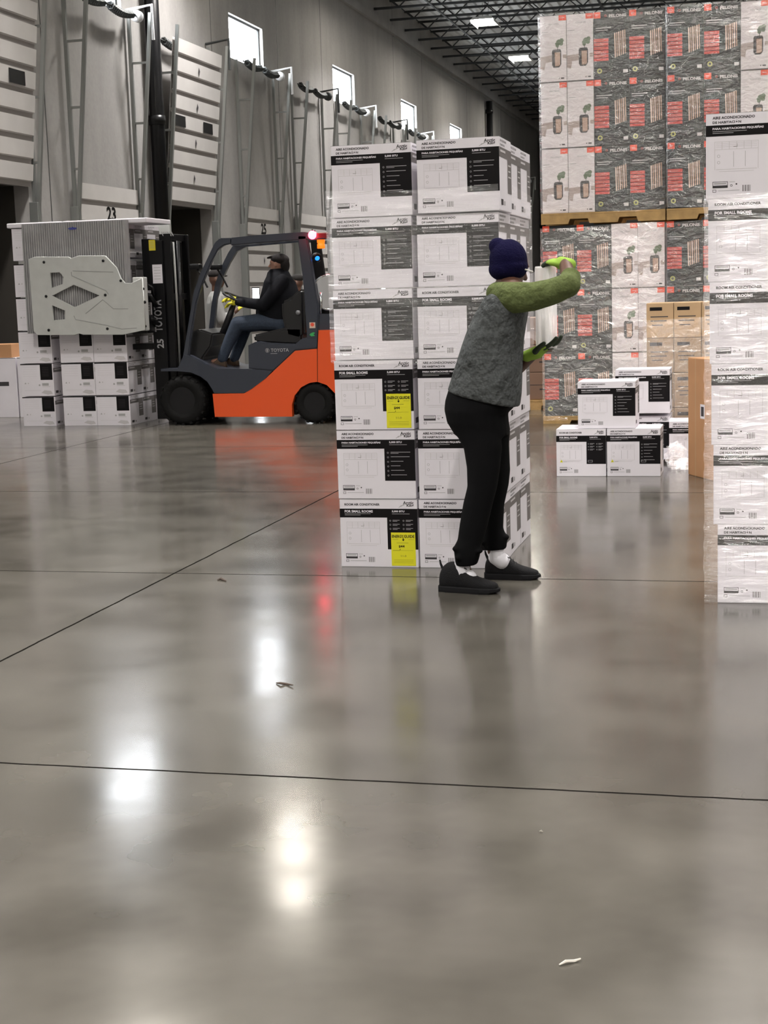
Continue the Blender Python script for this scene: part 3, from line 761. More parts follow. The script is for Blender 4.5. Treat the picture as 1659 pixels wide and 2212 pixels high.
WR = film_mat('film_wrinkled', .022, .22, (6, 6, 12), .08, .8)
shell('stretch_wrap', -2.345, -.995, HY-.02, HY+.9, 2.32, 4.44, WR, 'wrinkled clear film round the left upper load of heater cartons', seed=1, amp=.012)
shell('stretch_wrap', -.98, .47, HY-.02, HY+.9, 2.32, 4.44, WR, 'wrinkled clear film round the right upper load of heater cartons', seed=2, amp=.012)
shell('stretch_wrap', -2.35, -1.0, HY-.02, HY+.9, .05, 2.17, film_mat('film_very_wrinkled', .03, .40, (5, 5, 8), .08, 1.2), 'very crumpled clear film round the left lower load of heater cartons', seed=4, amp=.018)
shell('stretch_wrap', -.985, .47, HY-.02, HY+.9, .05, 2.17, WR, 'wrinkled clear film round the right lower load of heater cartons', seed=6, amp=.012)

# brown wrapped load past the left lower one
for r in range(3):
    carton('brown_carton', (-2.98, 18.9, .13+.34*r), (-2.44, 19.5, .13+.34*r+.335), mat('kraft_dark', (.26, .16, .11), .75), 'dark brown carton, %s of the pile seen just left of the heater loads' % ['bottom', 'middle', 'top'][r], 'dark brown cartons left of the heaters', lambda f: (f.rect(0, .45, 1, .47, 3, 1), f.rect(.6, .6, .9, .65, 3, 1)))
pallet('wooden_pallet', -3.0, -2.42, 18.88, 19.52, 0, .125, 'wooden pallet under the dark brown cartons left of the heaters')

# ================================================================== LEFT LOAD (in the clamp)
LY = 17.26
ME_P = ac_box(plain=True, w=.44, h=.398, d=.405); ME_P0 = ac_box(plain=True, w=.44, h=.362, d=.405)
LX = [-8.665, -8.115, -7.672]
LZ = [0, .37, .775, 1.18, 1.59, 2.03]
GL = 'white boxes held by the clamp truck'
for r in range(6):
    for k, x in enumerate(LX):
        for d in range(3):
            if d and k < 2: continue
            lab = ['left column', 'middle column', 'right column'][k] if d == 0 else ['', 'right side, middle', 'right side, far end'][d]
            put_box(ME_P0 if r == 0 else ME_P, x, LY+d*.41, LZ[r]+(0.0 if r < 1 else .003), 'white box with black corner, %s row, %s of clamped load' % (ORD[5-r], lab), GL)
for k, (x0, x1) in enumerate(((-8.93, -8.2), (-8.19, -7.6), (-7.59, -7.1))):
    bm = bmesh.new(); box(bm, (x0, LY-.03, 2.428), (x1, LY+.75, 2.485), bev=.012)
    tag(mk('cardboard_sheet', bm, WHITE), 'white folded carton sheet lying on top of the clamped load, %s' % ['left', 'middle', 'right'][k], 'cardboard', 'white sheets on the clamped load')
# white boxes at the far left edge behind
for k, x in enumerate((-10.1, -9.62)):
    carton('white_carton', (x, 18.6, 0), (x+.46, 19.1, .80), WHITE, 'tall white carton on the floor at the left edge, %s' % ['half out of frame', 'right of its twin'][k], 'white cartons at the left edge', lambda f: (f.rect(.3, .4, .75, .47, 3, 1), f.rect(0, .0, 1, .01, 3, 1)))
carton('brown_carton', (-10.05, 18.62, .80), (-9.70, 19.0, .98), KRAFT, 'small brown carton on the white cartons at the left edge')

# ================================================================== CLAMP AND FORKLIFT
# outlines were measured on the photograph and are given here in its pixels; each is set at its own distance
def PK(x, y, Y=17.2):                      # forklift close-up coordinates
    p = at(320+x/3.95, 470+y/3.95, Y); return (p.x, p.z)
def PL(x, y, Y=17.0):                      # clamp close-up coordinates
    p = at(x/4.337, 440+y/4.337, Y); return (p.x, p.z)
def V3(xz, Y): return Vector((xz[0], Y, xz[1]))

fk = empty('forklift', (-5.9, 17.75, 0), 'orange and dark grey forklift truck with overhead guard, carrying white boxes in its clamp', 'forklift')
FY0, FY1 = 17.2, 18.28
# wheels
def wheel(name, px, py, r, y0, w, nlug, lab=None):
    c = PK(px, py, 17.2); cz = r
    bm = bmesh.new()
    lathe(bm, (c[0], y0, cz), (0, 1, 0), [(r*.52, .02), (r*.56, 0), (r*.80, -.004), (r*.93, .012), (r*.985, .04), (r*.985, w-.04), (r*.93, w-.012), (r*.80, w), (r*.52, w)], 40)
    for k in range(nlug):
        a = 2*PI*k/nlug; m = Matrix.Rotation(a, 3, 'Y')
        for y in (0.0, w*.5):
            q = m.to_4x4()
            vs0 = len(bm.verts); box(bm, (-r*.055, 0, -.012), (r*.055, w*.5, .014)); bm.verts.ensure_lookup_table()
            aa = a+(PI/nlug if y else 0); rot = Matrix.Rotation(aa, 3, 'Y')
            for v in bm.verts[vs0:]: v.co = rot @ (v.co+Vector((0, 0, r-.012)))+Vector((c[0], y0+y, cz))
    t = mk(name, bm, RUBBER, fk)
    bm = bmesh.new(); lathe(bm, (c[0], y0, cz), (0, 1, 0), [(r*.54, .012), (r*.50, .03), (r*.40, .05), (r*.22, .055), (r*.20, .02), (r*.06, .015), (0, .015)], 30)
    for k in range(6):
        a = 2*PI*k/6; cap(bm, (c[0]+r*.31*math.cos(a), y0+.045, cz+r*.31*math.sin(a)), (c[0]+r*.31*math.cos(a), y0+.03, cz+r*.31*math.sin(a)), .014, .014, 8)
    hb = mk('hub', bm, mat('hub_black', (.02, .02, .022), .3, metal=.5), t)
wheel('front_wheel', 290, 1580, .30, 17.2, .24, 18)
wheel('front_wheel', 290, 1580, .30, 18.04, .24, 18)
wheel('rear_wheel', 1410, 1620, .245, 17.24, .20, 16)
wheel('rear_wheel', 1410, 1620, .245, 18.04, .20, 16)
# chassis side shell in orange (counterweight and rear body)
arch_r = [PK(x, y) for x, y in ((1225, 1700), (1222, 1600), (1245, 1520), (1300, 1450), (1370, 1412), (1440, 1402), (1520, 1430), (1590, 1500), (1620, 1600))]
pts = [PK(x, y) for x, y in ((545, 1505), (815, 1500), (880, 1462), (1000, 1372), (1130, 1250), (1250, 1137), (1440, 1120), (1446, 962), (1600, 958), (1840, 975), (1900, 1040), (1920, 1250), (1900, 1480), (1860, 1620))]+list(reversed(arch_r))+[PK(565, 1702)]
bm = bmesh.new(); prism(bm, pts, FY0+.02, FY0+.10); prism(bm, pts, FY1-.10, FY1-.02)
mk('side_panel', bm, ORANGE, fk)
bm = bmesh.new(); prism(bm, [PK(x, y) for x, y in ((1446, 964), (1600, 960), (1840, 977), (1898, 1042), (1917, 1250), (1897, 1400), (1440, 1398))], FY0+.10, FY1-.10)
mk('counterweight', bm, ORANGE, fk)
bm = bmesh.new()
for y in (FY0+.016,):
    tube(bm, [V3(PK(1447, 965), y+.004), V3(PK(1440, 1130), y+.004), V3(PK(1442, 1400), y+.004)], .004, 5)
mk('panel_seam', bm, BLACK, fk)
# grey lower body, step and fender
pts = [PK(x, y) for x, y in ((105, 1292), (250, 1288), (300, 1170), (350, 1185), (470, 1250), (590, 1292), (850, 1292), (1055, 1308), (1000, 1372), (880, 1462), (815, 1498), (560, 1500), (545, 1470), (500, 1400), (440, 1355), (360, 1322), (250, 1312), (105, 1312))]
bm = bmesh.new(); prism(bm, pts, FY0+.015, FY1-.015); mk('step_body', bm, FGREY, fk)
bm = bmesh.new(); prism(bm, [PK(x, y) for x, y in ((560, 1480), (1240, 1480), (1240, 1690), (565, 1690))], FY0+.12, FY1-.12); mk('chassis', bm, BLACK, fk)
bm = bmesh.new(); prism(bm, [PK(x, y) for x, y in ((70, 1310), (560, 1310), (560, 1640), (380, 1640), (70, 1500))], FY0+.26, FY1-.26); mk('front_axle', bm, BLACK, fk)
bm = bmesh.new(); prism(bm, [PK(x, y) for x, y in ((1220, 1400), (1700, 1400), (1700, 1600), (1220, 1660))], FY0+.26, FY1-.26); mk('rear_axle', bm, BLACK, fk)
# engine hood under the seat, with the maker's name
pts = [PK(x, y) for x, y in ((845, 1092), (905, 1062), (1000, 1075), (1240, 1085), (1310, 1030), (1445, 1030), (1440, 1118), (1250, 1135), (1130, 1250), (1060, 1310), (850, 1290))]
bm = bmesh.new(); prism(bm, pts, FY0+.03, FY1-.03)
bmesh.ops.bevel(bm, geom=[e for e in bm.edges if abs(e.verts[0].co.y-e.verts[1].co.y) < .001], offset=.012, segments=2, affect='EDGES')
hood = mk('engine_hood', bm, FGREY, fk)
p0, p1 = PK(1040, 1118), PK(1195, 1145); q = PK(975, 1118)
bm = bmesh.new(); f = Face(bm, (p0[0], FY0+.028, p0[1]), (p1[0]-p0[0], 0, 0), (0, 0, p1[1]-p0[1]), (0, -1, 0))
f.text('TOYOTA', 0, 0, 1, 1, 0, 1, .02); w = p1[0]-p0[0]
f.ring(-.20, .5, .62, .10, 0, 1, 18); f.ring(-.20, .42, .34, .08, 0, 2, 14); f.rect(-.23, .1, -.17, .95, 0, 3); f.rect(-.02, 1.35, .35, 1.5, 0, 1)
mk('hood_lettering', bm, mat('badge_silver', (.5, .5, .52), .3, metal=.6), fk)
# dark upper rear cover and gas tank
bm = bmesh.new(); prism(bm, [PK(x, y) for x, y in ((1450, 822), (1840, 830), (1850, 978), (1600, 958), (1446, 962))], FY0+.06, FY1-.06); mk('rear_cover', bm, FGREY, fk)
ct = PK(1510, 640); tz = ct[1]
bm = bmesh.new(); r = .165
lathe(bm, (ct[0]+.02, 17.40, tz), (0, 1, 0), [(0, -.0), (.07, .01), (.125, .035), (.155, .08), (r, .13), (r, .58), (.155, .63), (.12, .68), (.06, .70), (0, .71)], 28)
mk('gas_tank', bm, mat('tank_grey', (.50, .52, .52), .35, metal=.1), fk)
bm = bmesh.new(); N_ = 16
lathe(bm, (ct[0]+.02, 17.30, tz), (0, 1, 0), [(.19, 0), (.215, 0), (.215, .14), (.19, .14), (.19, 0)], 28); mk('tank_collar', bm, CHROME, fk)
bm = bmesh.new(); prism(bm, [PK(x, y) for x, y in ((1455, 720), (1480, 690), (1510, 760), (1570, 780), (1600, 828), (1455, 828))], 17.36, 18.0); mk('tank_cradle', bm, BLACK, fk)
bm = bmesh.new(); tube(bm, [V3(PK(1452, 640), 17.3), V3(PK(1455, 740), 17.3), V3(PK(1450, 820), 17.3)], .018, 8); mk('tank_hose', bm, CHROME, fk)

# overhead guard
def bar(name, pts, Y, r, m=FGREY, sq=None, n=4, ry=None):
    bm = bmesh.new(); tube(bm, [V3(PK(x, y), Y) for x, y in pts], r, n); return mk(name, bm, m, fk)
def flatbar(name, poly, ya, yb, m=FGREY, bev=.012):
    bm = bmesh.new(); prism(bm, [PK(x, y) for x, y in poly], ya, yb)
    if bev: bmesh.ops.bevel(bm, geom=bm.edges[:], offset=bev, segments=2, affect='EDGES')
    return mk(name, bm, m, fk)
front = [(270, 1290), (325, 1290), (350, 1040), (400, 730), (450, 570), (530, 380), (590, 270), (640, 235), (700, 222), (700, 172), (600, 175), (555, 215), (520, 290), (430, 480), (375, 640), (340, 850), (285, 1180)]
flatbar('guard_front_post', front, FY0+.04, FY0+.10)
front2 = [(520, 1000), (560, 1000), (590, 700), (640, 520), (700, 390), (760, 290), (850, 245), (850, 205), (740, 225), (690, 300), (640, 400), (580, 560), (545, 760)]
bm = bmesh.new(); prism(bm, [PK(x, y, 18.2) for x, y in front2], 18.17, 18.23); mk('guard_front_post', bm, FGREY, fk)
flatbar('guard_roof_rail', [(690, 172), (900, 150), (1310, 122), (1500, 140), (1510, 185), (1310, 190), (900, 222), (690, 238)], FY0+.04, FY0+.11)
bm = bmesh.new(); prism(bm, [PK(x, y, 18.2) for x, y in ((740, 205), (1310, 150), (1460, 165), (1460, 215), (1310, 210), (850, 250), (740, 240))], 18.16, 18.23); mk('guard_roof_rail', bm, FGREY, fk)
for k in range(7):
    bm = bmesh.new(); x = 640+k*125; a = PK(x, 200-k*10, 17.3); tube(bm, [(a[0], FY0+.08, a[1]), (a[0], 18.2, a[1])], .018, 4); mk('roof_bar', bm, FGREY, fk)
flatbar('guard_rear_post', [(1262, 150), (1340, 150), (1375, 330), (1420, 620), (1445, 760), (1446, 1110), (1335, 1110), (1345, 1000), (1330, 800), (1320, 620), (1295, 400)], FY0+.04, FY0+.12)
bm = bmesh.new(); prism(bm, [PK(x, y, 18.2) for x, y in ((1395, 200), (1470, 200), (1515, 520), (1560, 830), (1460, 830), (1430, 560))], 18.15, 18.22); mk('guard_rear_post', bm, BLACK, fk)
# stickers on the rear post
p = PK(1390, 895); bm = bmesh.new(); f = Face(bm, (p[0], FY0+.037, p[1]), (.08, 0, 0), (0, 0, -.075), (0, -1, 0)); f.rect(-.4, 0, .5, .9, 0, 1); f.disc(.05, .35, .3, 1, 2); mk('sticker', bm, [mat('sticker_pale', (.7, .55, .45), .5), ORANGE_SQ], fk)
p = PK(1390, 975); bm = bmesh.new(); f = Face(bm, (p[0], FY0+.037, p[1]), (.08, 0, 0), (0, 0, -.06), (0, -1, 0)); f.poly([(-.4, .6), (-.2, .3), (.2, .1), (.5, .25), (.2, .5), (.45, .8), (-.1, .9)], 0, 1); mk('sticker', bm, mat('sticker_green', (.05, .45, .12), .5), fk)
# warning lights
bm = bmesh.new(); c = V3(PK(1392, 148), 17.24); lathe(bm, c, (0, -1, 0), [(.045, -.05), (.05, 0), (.045, .015), (.02, .03), (0, .033)], 20); mk('red_light', bm, mat('red_lamp', (1, .05, .08), .3, emit=(1, .06, .10), estr=14), fk)
pl = bpy.data.lights.new('red_glow', 'POINT'); pl.energy = 2; pl.color = (1, .05, .08); pl.shadow_soft_size = .05
po = bpy.data.objects.new('red_glow', pl); C.objects.link(po); po.location = (c.x, 17.14, c.z); po.parent = fk; po.matrix_parent_inverse = fk.matrix_basis.inverted()
bm = bmesh.new(); a = V3(PK(1430, 155), 17.28); box(bm, (a.x-.0, 17.24, a.z-.035), (a.x+.14, 17.32, a.z+.035), bev=.01); mk('light_housing', bm, mat('dark_red', (.12, .01, .015), .3), fk)
bm = bmesh.new(); c = V3(PK(1452, 262), 17.32); lathe(bm, c, (0, 0, 1), [(.045, 0), (.045, .05), (.036, .055), (.046, .07), (.046, .10), (.03, .13), (0, .135)], 20); mk('amber_beacon', bm, mat('amber', (1, .20, .01), .25, emit=(1, .18, .01), estr=1.2), fk)
bm = bmesh.new(); c = V3(PK(1410, 345), 17.36); lathe(bm, c, Vector((.5, -.8, -.4)), [(.045, -.07), (.055, -.03), (.055, .0), (.04, .002)], 18); sp = mk('spotlight', bm, BLACK, fk)
bm = bmesh.new(); lathe(bm, c+Vector((.5, -.8, -.4)).normalized()*.004, Vector((.5, -.8, -.4)), [(.028, 0), (.02, .006), (0, .008)], 16); mk('blue_lens', bm, mat('blue_lamp', (.02, .15, 1), .2, emit=(.01, .18, 1), estr=2.5), sp)
# seat
bm = bmesh.new(); prism(bm, [PK(x, y, 17.5) for x, y in ((1145, 715), (1215, 690), (1290, 615), (1335, 610), (1345, 1000), (1300, 1040), (1190, 1010), (1150, 860))], 17.45, 18.0)
bmesh.ops.bevel(bm, geom=bm.edges[:], offset=.03, segments=3, affect='EDGES'); mk('seat_back', bm, mat('vinyl_black', (.014, .014, .015), .35), fk)
bm = bmesh.new(); prism(bm, [PK(x, y, 17.5) for x, y in ((905, 1000), (1190, 935), (1320, 935), (1330, 1050), (1280, 1085), (920, 1065))], 17.45, 18.0)
bmesh.ops.bevel(bm, geom=bm.edges[:], offset=.025, segments=3, affect='EDGES'); mk('seat_cushion', bm, mat('vinyl_black', (.014, .014, .015), .35), fk)
c = V3(PK(1228, 815), 17.44); bm = bmesh.new(); lathe(bm, c, (0, -1, 0), [(.028, -.01), (.028, .008), (0, .01)], 16); mk('seat_knob', bm, mat('knob_grey', (.2, .2, .21), .4), fk)
# cowl, steering column and wheel, levers
bm = bmesh.new(); prism(bm, [PK(x, y, 17.4) for x, y in ((345, 1190), (370, 975), (440, 950), (560, 990), (540, 1100), (470, 1200), (470, 1270))], 17.38, 18.1)
bmesh.ops.bevel(bm, geom=bm.edges[:], offset=.02, segments=2, affect='EDGES'); mk('dash_cowl', bm, mat('cowl_black', (.012, .012, .013), .4), fk)
sw = V3(PK(625, 690), 17.72); ax = Vector((.42, 0, .91)); bm = bmesh.new(); x_, y_ = frame(ax)
tube(bm, [sw+(x_*math.cos(2*PI*k/28)+y_*math.sin(2*PI*k/28))*.165 for k in range(29)], .014, 8, caps=False)
for k in range(3): tube(bm, [sw-ax*.02, sw+(x_*math.cos(2*PI*k/3+.5)+y_*math.sin(2*PI*k/3+.5))*.16], .010, 6)
mk('steering_wheel', bm, mat('cowl_black', (.012, .012, .013), .4), fk)
bm = bmesh.new(); tube(bm, [sw-ax*.03, V3(PK(520, 1000), 17.72)], [.03, .055], 10); mk('steering_column', bm, mat('cowl_black', (.012, .012, .013), .4), fk)
for k in range(3):
    bm = bmesh.new(); a = V3(PK(600+k*14, 975), 17.9+.06*k); b = V3(PK(590+k*14, 880), 17.9+.06*k); tube(bm, [a, b], .007, 6); ell(bm, b, .018, .018, .02); mk('lever', bm, CHROME if k == 1 else BLACK, fk)
# wing mirrors / front lamps on the guard
for (x, y, Y) in ((405, 420, 17.3), (580, 425, 18.1)):
    bm = bmesh.new(); c = V3(PK(x, y, Y), Y); box(bm, (c.x-.07, Y-.05, c.z-.03), (c.x+.07, Y+.05, c.z+.035), bev=.02); tube(bm, [c, c+Vector((.08, 0, -.12)), c+Vector((.14, 0, -.25))], .012, 6); mk('work_light', bm, BLACK, fk)

# mast: two channel uprights, chains, hydraulic rod, carriage
MX = lambda x: PK(x, 500, 17.45)[0]
zt_ = PK(100, 125, 17.45)[1]
for Y in (17.42, 18.0):
    bm = bmesh.new(); box(bm, (MX(25), Y, .06), (MX(140), Y+.09, zt_-.10), bev=.006); mk('mast_channel', bm, BLACK, fk)
    bm = bmesh.new(); box(bm, (MX(150), Y+.02, .25), (MX(205), Y+.07, zt_-.02), bev=.006); mk('mast_channel', bm, BLACK, fk)
for z in (zt_-.05, 1.55, .55):
    bm = bmesh.new(); box(bm, (MX(95), 17.5, z-.05), (MX(180), 18.02, z+.03), bev=.006); mk('mast_crossmember', bm, BLACK, fk)
bm = bmesh.new(); tube(bm, [(MX(222), 17.5, .6), (MX(222), 17.5, 1.4), (MX(215), 17.5, zt_-.12)], .014, 10); mk('hydraulic_hose', bm, mat('hose_grey', (.25, .25, .24), .3), fk)
bm = bmesh.new(); tube(bm, [(MX(180), 17.75, .3), (MX(180), 17.75, zt_-.1)], .035, 12); mk('lift_cylinder', bm, BLACK, fk)
bm = bmesh.new()
for k in range(6):
    a = V3(PK(105+k*17, 135, 17.4), 17.46); tube(bm, [a+Vector((-.012, 0, .02)), a+Vector((.012, 0, -.03))], .007, 6)
mk('lift_chain', bm, CHROME, fk)
# channel lettering, reading up the mast
def vtext(s, x0, x1, y0, y1, name='mast_lettering'):
    a = PK(x0, y1, 17.42); b = PK(x1, y0, 17.42); bm = bmesh.new()
    f = Face(bm, (a[0], 17.419, a[1]), (0, 0, b[1]-a[1]), (b[0]-a[0], 0, 0), (0, -1, 0)); f.text(s, 0, 0, 1, 1, 0, 1, .03)
    mk(name, bm, mat('badge_silver', (.5, .5, .52), .3, metal=.6), fk)
vtext('TOYOTA', 58, 112, 700, 975); vtext('25', 78, 132, 1035, 1115)
for (x0, y0, x1, y1, m, nm) in ((33, 402, 122, 560, WHITE, 'load_plate'), (2, 192, 60, 280, mat('sticker_yellow', (.75, .62, .03), .5), 'warning_label')):
    a, b = PK(x0, y0, 17.40), PK(x1, y1, 17.40); bm = bmesh.new(); box(bm, (a[0], 17.405, b[1]), (b[0], 17.415, a[1]), 0)
    f = Face(bm, (a[0], 17.404, a[1]), (b[0]-a[0], 0, 0), (0, 0, b[1]-a[1]), (0, -1, 0))
    for k in range(5): f.rect(.15, .15+.15*k, .85, .17+.15*k, 1, 1)
    mk(nm, bm, [m, GREYP], fk)
# upper black carriage work
bm = bmesh.new(); a, b = PK(-35, 150, 17.6), PK(60, 620, 17.6); box(bm, (a[0], 17.5, b[1]), (b[0], 18.1, a[1]-.05), bev=.01); mk('carriage', bm, BLACK, fk)
for z0 in (700, 930, 1100):
    a = PK(-60, z0, 17.5); bm = bmesh.new(); box(bm, (a[0]-.12, 17.44, a[1]-.035), (MX(40), 17.9, a[1]+.035), bev=.01); mk('carriage_bar', bm, BLACK, fk)
for (x0, y0, x1, y1, r) in ((-90, 640, 40, 760, .03), (-95, 880, 40, 900, .035), (-30, 560, 20, 700, .02)):
    bm = bmesh.new(); a, b = V3(PK(x0, y0, 17.3), 17.33), V3(PK(x1, y1, 17.3), 17.42); mid = (a+b)/2+Vector((.05, -.03, .04)); tube(bm, [a, mid, b], r, 10); mk('clamp_hose', bm, BLACK, fk)

# clamp: near paddle with cut-outs over a ribbed rubber liner, and the far paddle
def curve_plate(name, outer, holes, Y0_, th, m, parent):
    cu = bpy.data.curves.new('c', 'CURVE'); cu.dimensions = '2D'; cu.fill_mode = 'BOTH'; cu.extrude = th/2; cu.bevel_depth = .004; cu.bevel_resolution = 1
    for ring in [outer]+holes:
        s = cu.splines.new('POLY'); s.points.add(len(ring)-1); s.use_cyclic_u = True
        for i, (x, z) in enumerate(ring): s.points[i].co = (x, z, 0, 1)
    o = bpy.data.objects.new('c', cu); C.objects.link(o); dg = bpy.context.evaluated_depsgraph_get(); dg.update()
    me = bpy.data.meshes.new_from_object(o.evaluated_get(dg)); me.materials.clear()
    bpy.data.objects.remove(o)
    for v in me.vertices: x, z, d = v.co; v.co = (x, Y0_+th/2-d, z)
    bm = bmesh.new(); bm.from_mesh(me); bmesh.ops.recalc_face_normals(bm, faces=bm.faces[:])
    return mk(name, bm, m, parent)
cl = lambda pts, Y: [PL(x, y, Y) for x, y in pts]
PADW = mat('clamp_white', (.52, .53, .51), .45, noise=.05)
outer = cl(((272, 520), (330, 500), (640, 500), (665, 516), (735, 490), (985, 490), (1090, 600), (1130, 700), (1170, 745), (1230, 748), (1330, 700), (1360, 1180), (1150, 1225), (780, 1225), (740, 1212), (700, 1228), (350, 1228), (318, 1190)), 17.03)
h1 = cl(((483, 862), (690, 757), (940, 860), (700, 973)), 17.03)
h2 = cl(((470, 645), (560, 640), (597, 685), (590, 755), (480, 792)), 17.03)
h3 = cl(((487, 948), (612, 1000), (612, 1085), (500, 1095)), 17.03)
pad = curve_plate('clamp_paddle', outer, [h1, h2, h3], 17.03, .022, PADW, fk)
for (x, y) in ((410, 548), (965, 535), (430, 868), (985, 856), (455, 1185), (1005, 1172), (1130, 722)):
    c = V3(PL(x, y, 17.02), 17.024); bm = bmesh.new(); lathe(bm, c, (0, -1, 0), [(.017, -.004), (.017, .004), (0, .005)], 12); mk('bolt', bm, BLACK, pad)
for a in (((665, 640), (670, 675), (990, 815), (1015, 850)), ((690, 1050), (705, 1085), (1000, 1140), (1140, 1175), (1280, 1165)), ((680, 630), (1060, 640)), ((800, 1030), (960, 900), (1060, 985), (1200, 985))):
    bm = bmesh.new(); tube(bm, [V3(PL(x, y, 17.02), 17.028) for x, y in a], .006, 5); mk('weld_bead', bm, mat('weld_grey', (.30, .30, .29), .5), pad)  # beads in an even grey, darker than the paddle
lin = cl(((195, 192), (1165, 165), (1185, 420), (1215, 800), (1330, 1050), (1330, 1215), (255, 1218), (230, 700)), 17.08)
bm = bmesh.new(); zt, zb = lin[0][1], lin[-2][1]; xa, xb = lin[0][0], lin[1][0]
n = 46
def lx(t, z):                                       # left and right edges drift with height
    u = (zt-z)/(zt-zb); l = lin[0][0]+(lin[-2][0]-lin[0][0])*u; r = lin[1][0]+(PL(1215, 1200, 17.08)[0]-lin[1][0])*u; return l+(r-l)*t
for k in range(n):
    t0, t1, t2 = k/n, (k+.6)/n, (k+1)/n
    for ta, tb, ya, yb in ((t0, t0+.1/n, .014, 0), (t0+.1/n, t1, 0, 0), (t1, t1+.1/n, 0, .014), (t1+.1/n, t2, .014, .014)):
        f = bm.faces.new([bm.verts.new(v) for v in ((lx(ta, zt), 17.085+ya, zt), (lx(tb, zt), 17.085+yb, zt), (lx(tb, zb), 17.085+yb, zb), (lx(ta, zb), 17.085+ya, zb))])
v0 = [(lx(0, zt), zt), (lx(1, zt), zt), (lx(1, zb), zb), (lx(0, zb), zb)]
prism(bm, v0, 17.102, 17.20)
mk('paddle_liner', bm, mat('liner_grey', (.33, .325, .33), .5, noise=.15, nscale=5), pad)
p = PL(677, 228, 17.08); bm = bmesh.new(); f = Face(bm, (p[0]-.06, 17.083, p[1]+.02), (.12, 0, 0), (0, 0, -.05), (0, -1, 0)); f.disc(.5, .4, .4, 0, 1, 14, 1.4); f.text('casc', .05, .2, .95, .8, 0, 2, .05)
bm.free(); bm = bmesh.new(); f = Face(bm, (p[0]-.06, 17.083, p[1]+.02), (.12, 0, 0), (0, 0, -.05), (0, -1, 0)); f.poly([(0, .5), (.2, .25), (.4, .3), (.5, .05), (.65, .3), (.9, .3), (1, .6), (.8, .8), (.2, .8)], 0, 1); mk('paddle_mark', bm, mat('mark_blue', (.04, .05, .25), .5), pad)
bm = bmesh.new(); a, b = PL(1250, 690, 17.1), PL(1375, 1190, 17.1); box(bm, (a[0], 17.06, b[1]), (b[0], 17.20, a[1]), bev=.012); mk('paddle_bracket', bm, PADW, pad)
for (x, y) in ((1270, 800), (1285, 925), (1265, 1055), (1290, 1150)):
    c = V3(PL(x, y, 17.04), 17.05); bm = bmesh.new(); cap(bm, c, c+Vector((.09, 0, 0)), .02, .02, 10); mk('clamp_pin', bm, BLACK, pad)
bm = bmesh.new(); prism(bm, v0, 18.52, 18.56); mk('clamp_paddle', bm, PADW, fk)
bm = bmesh.new(); c = PK(-60, 900, 17.5); box(bm, (c[0]-.06, 17.2, c[1]-.12), (MX(30), 17.32, c[1]+.10), bev=.02); box(bm, (MX(10), 17.2, c[1]-.12), (MX(40), 17.5, c[1]+.10), bev=.02); mk('clamp_arm', bm, BLACK, fk)

# ================================================================== PEOPLE
SKIN_D = mat('skin_dark', (.10, .045, .028), .5, noise=.05)
SKIN_L = mat('skin_light', (.46, .25, .18), .5)
def hand(bm_f, wrist, dirv, palm_n, size, curl=.5, side=1, rt=(1, 1)):
    """five separate finger chains; returns palm geometry list via bm_f functions"""
    d = dirv.normalized(); nrm = palm_n.normalized(); s = d.cross(nrm).normalized()*side
    k = size/.19
    knuck = wrist+d*.095*k
    lens = (.072, .080, .075, .060)
    fingers = []
    for i, L in enumerate(lens):
        base = knuck+s*((i-1.5)*.021*k)-d*(.012*abs(i-1.2)*k)
        p = [base-d*.03*k]; a = 0; cur = base; p.append(cur)
        for j, fr in enumerate((.45, .32, .23)):
            a += curl*(.55 if j == 0 else .8); dd = d*math.cos(a)+nrm*math.sin(a); cur = cur+dd*L*fr*k; p.append(cur)
        fingers.append((p, [.0105*k, .0102*k, .0098*k, .009*k, .008*k]))
    tb = wrist+d*.03*k-s*.03*k
    th = [wrist+d*.02*k-s*.012*k, tb, tb+(d*.6-s*.5+nrm*.5*curl).normalized()*.042*k, tb+(d*.6-s*.5+nrm*.5*curl).normalized()*.042*k+(d*.8-s*.1+nrm*.8*curl).normalized()*.034*k]
    palm = [(wrist-d*.01*k, s*.026*k, nrm*.018*k), (wrist+d*.03*k, s*.036*k, nrm*.016*k), (wrist+d*.07*k, s*.042*k, nrm*.014*k), (wrist+d*.098*k, s*.040*k, nrm*.011*k)]
    return palm, fingers, (th, [.014*k, .014*k, .011*k, .009*k])

def head_mesh(bm, c, fwd, upv, s=1.0, face=True):
    """head with cranium, jaw, nose, brow, ears; c = centre of the cranium"""
    f = fwd.normalized(); u = (upv-f*upv.dot(f)).normalized(); l = u.cross(f)
    R = Matrix((l, f, u)).transposed()
    ell(bm, c, .076*s, .095*s, .098*s, R)
    ell(bm, c+f*.030*s-u*.052*s, .058*s, .062*s, .070*s, R)
    ell(bm, c+f*.055*s-u*.095*s, .030*s, .030*s, .024*s, R)        # chin
    cap(bm, c+f*.088*s-u*.005*s, c+f*.113*s-u*.045*s, .009*s, .014*s, 10)
    ell(bm, c+f*.098*s-u*.046*s, .018*s, .012*s, .010*s, R)
    ell(bm, c+f*.082*s+u*.012*s, .05*s, .014*s, .012*s, R)          # brow
    ell(bm, c+f*.086*s-u*.072*s, .024*s, .012*s, .007*s, R)         # lips
    ell(bm, c+f*.084*s-u*.083*s, .020*s, .011*s, .007*s, R)
    for sg in (-1, 1): ell(bm, c+l*sg*.078*s-f*.004*s-u*.02*s, .010*s, .020*s, .032*s, R)
    return R, f, u, l
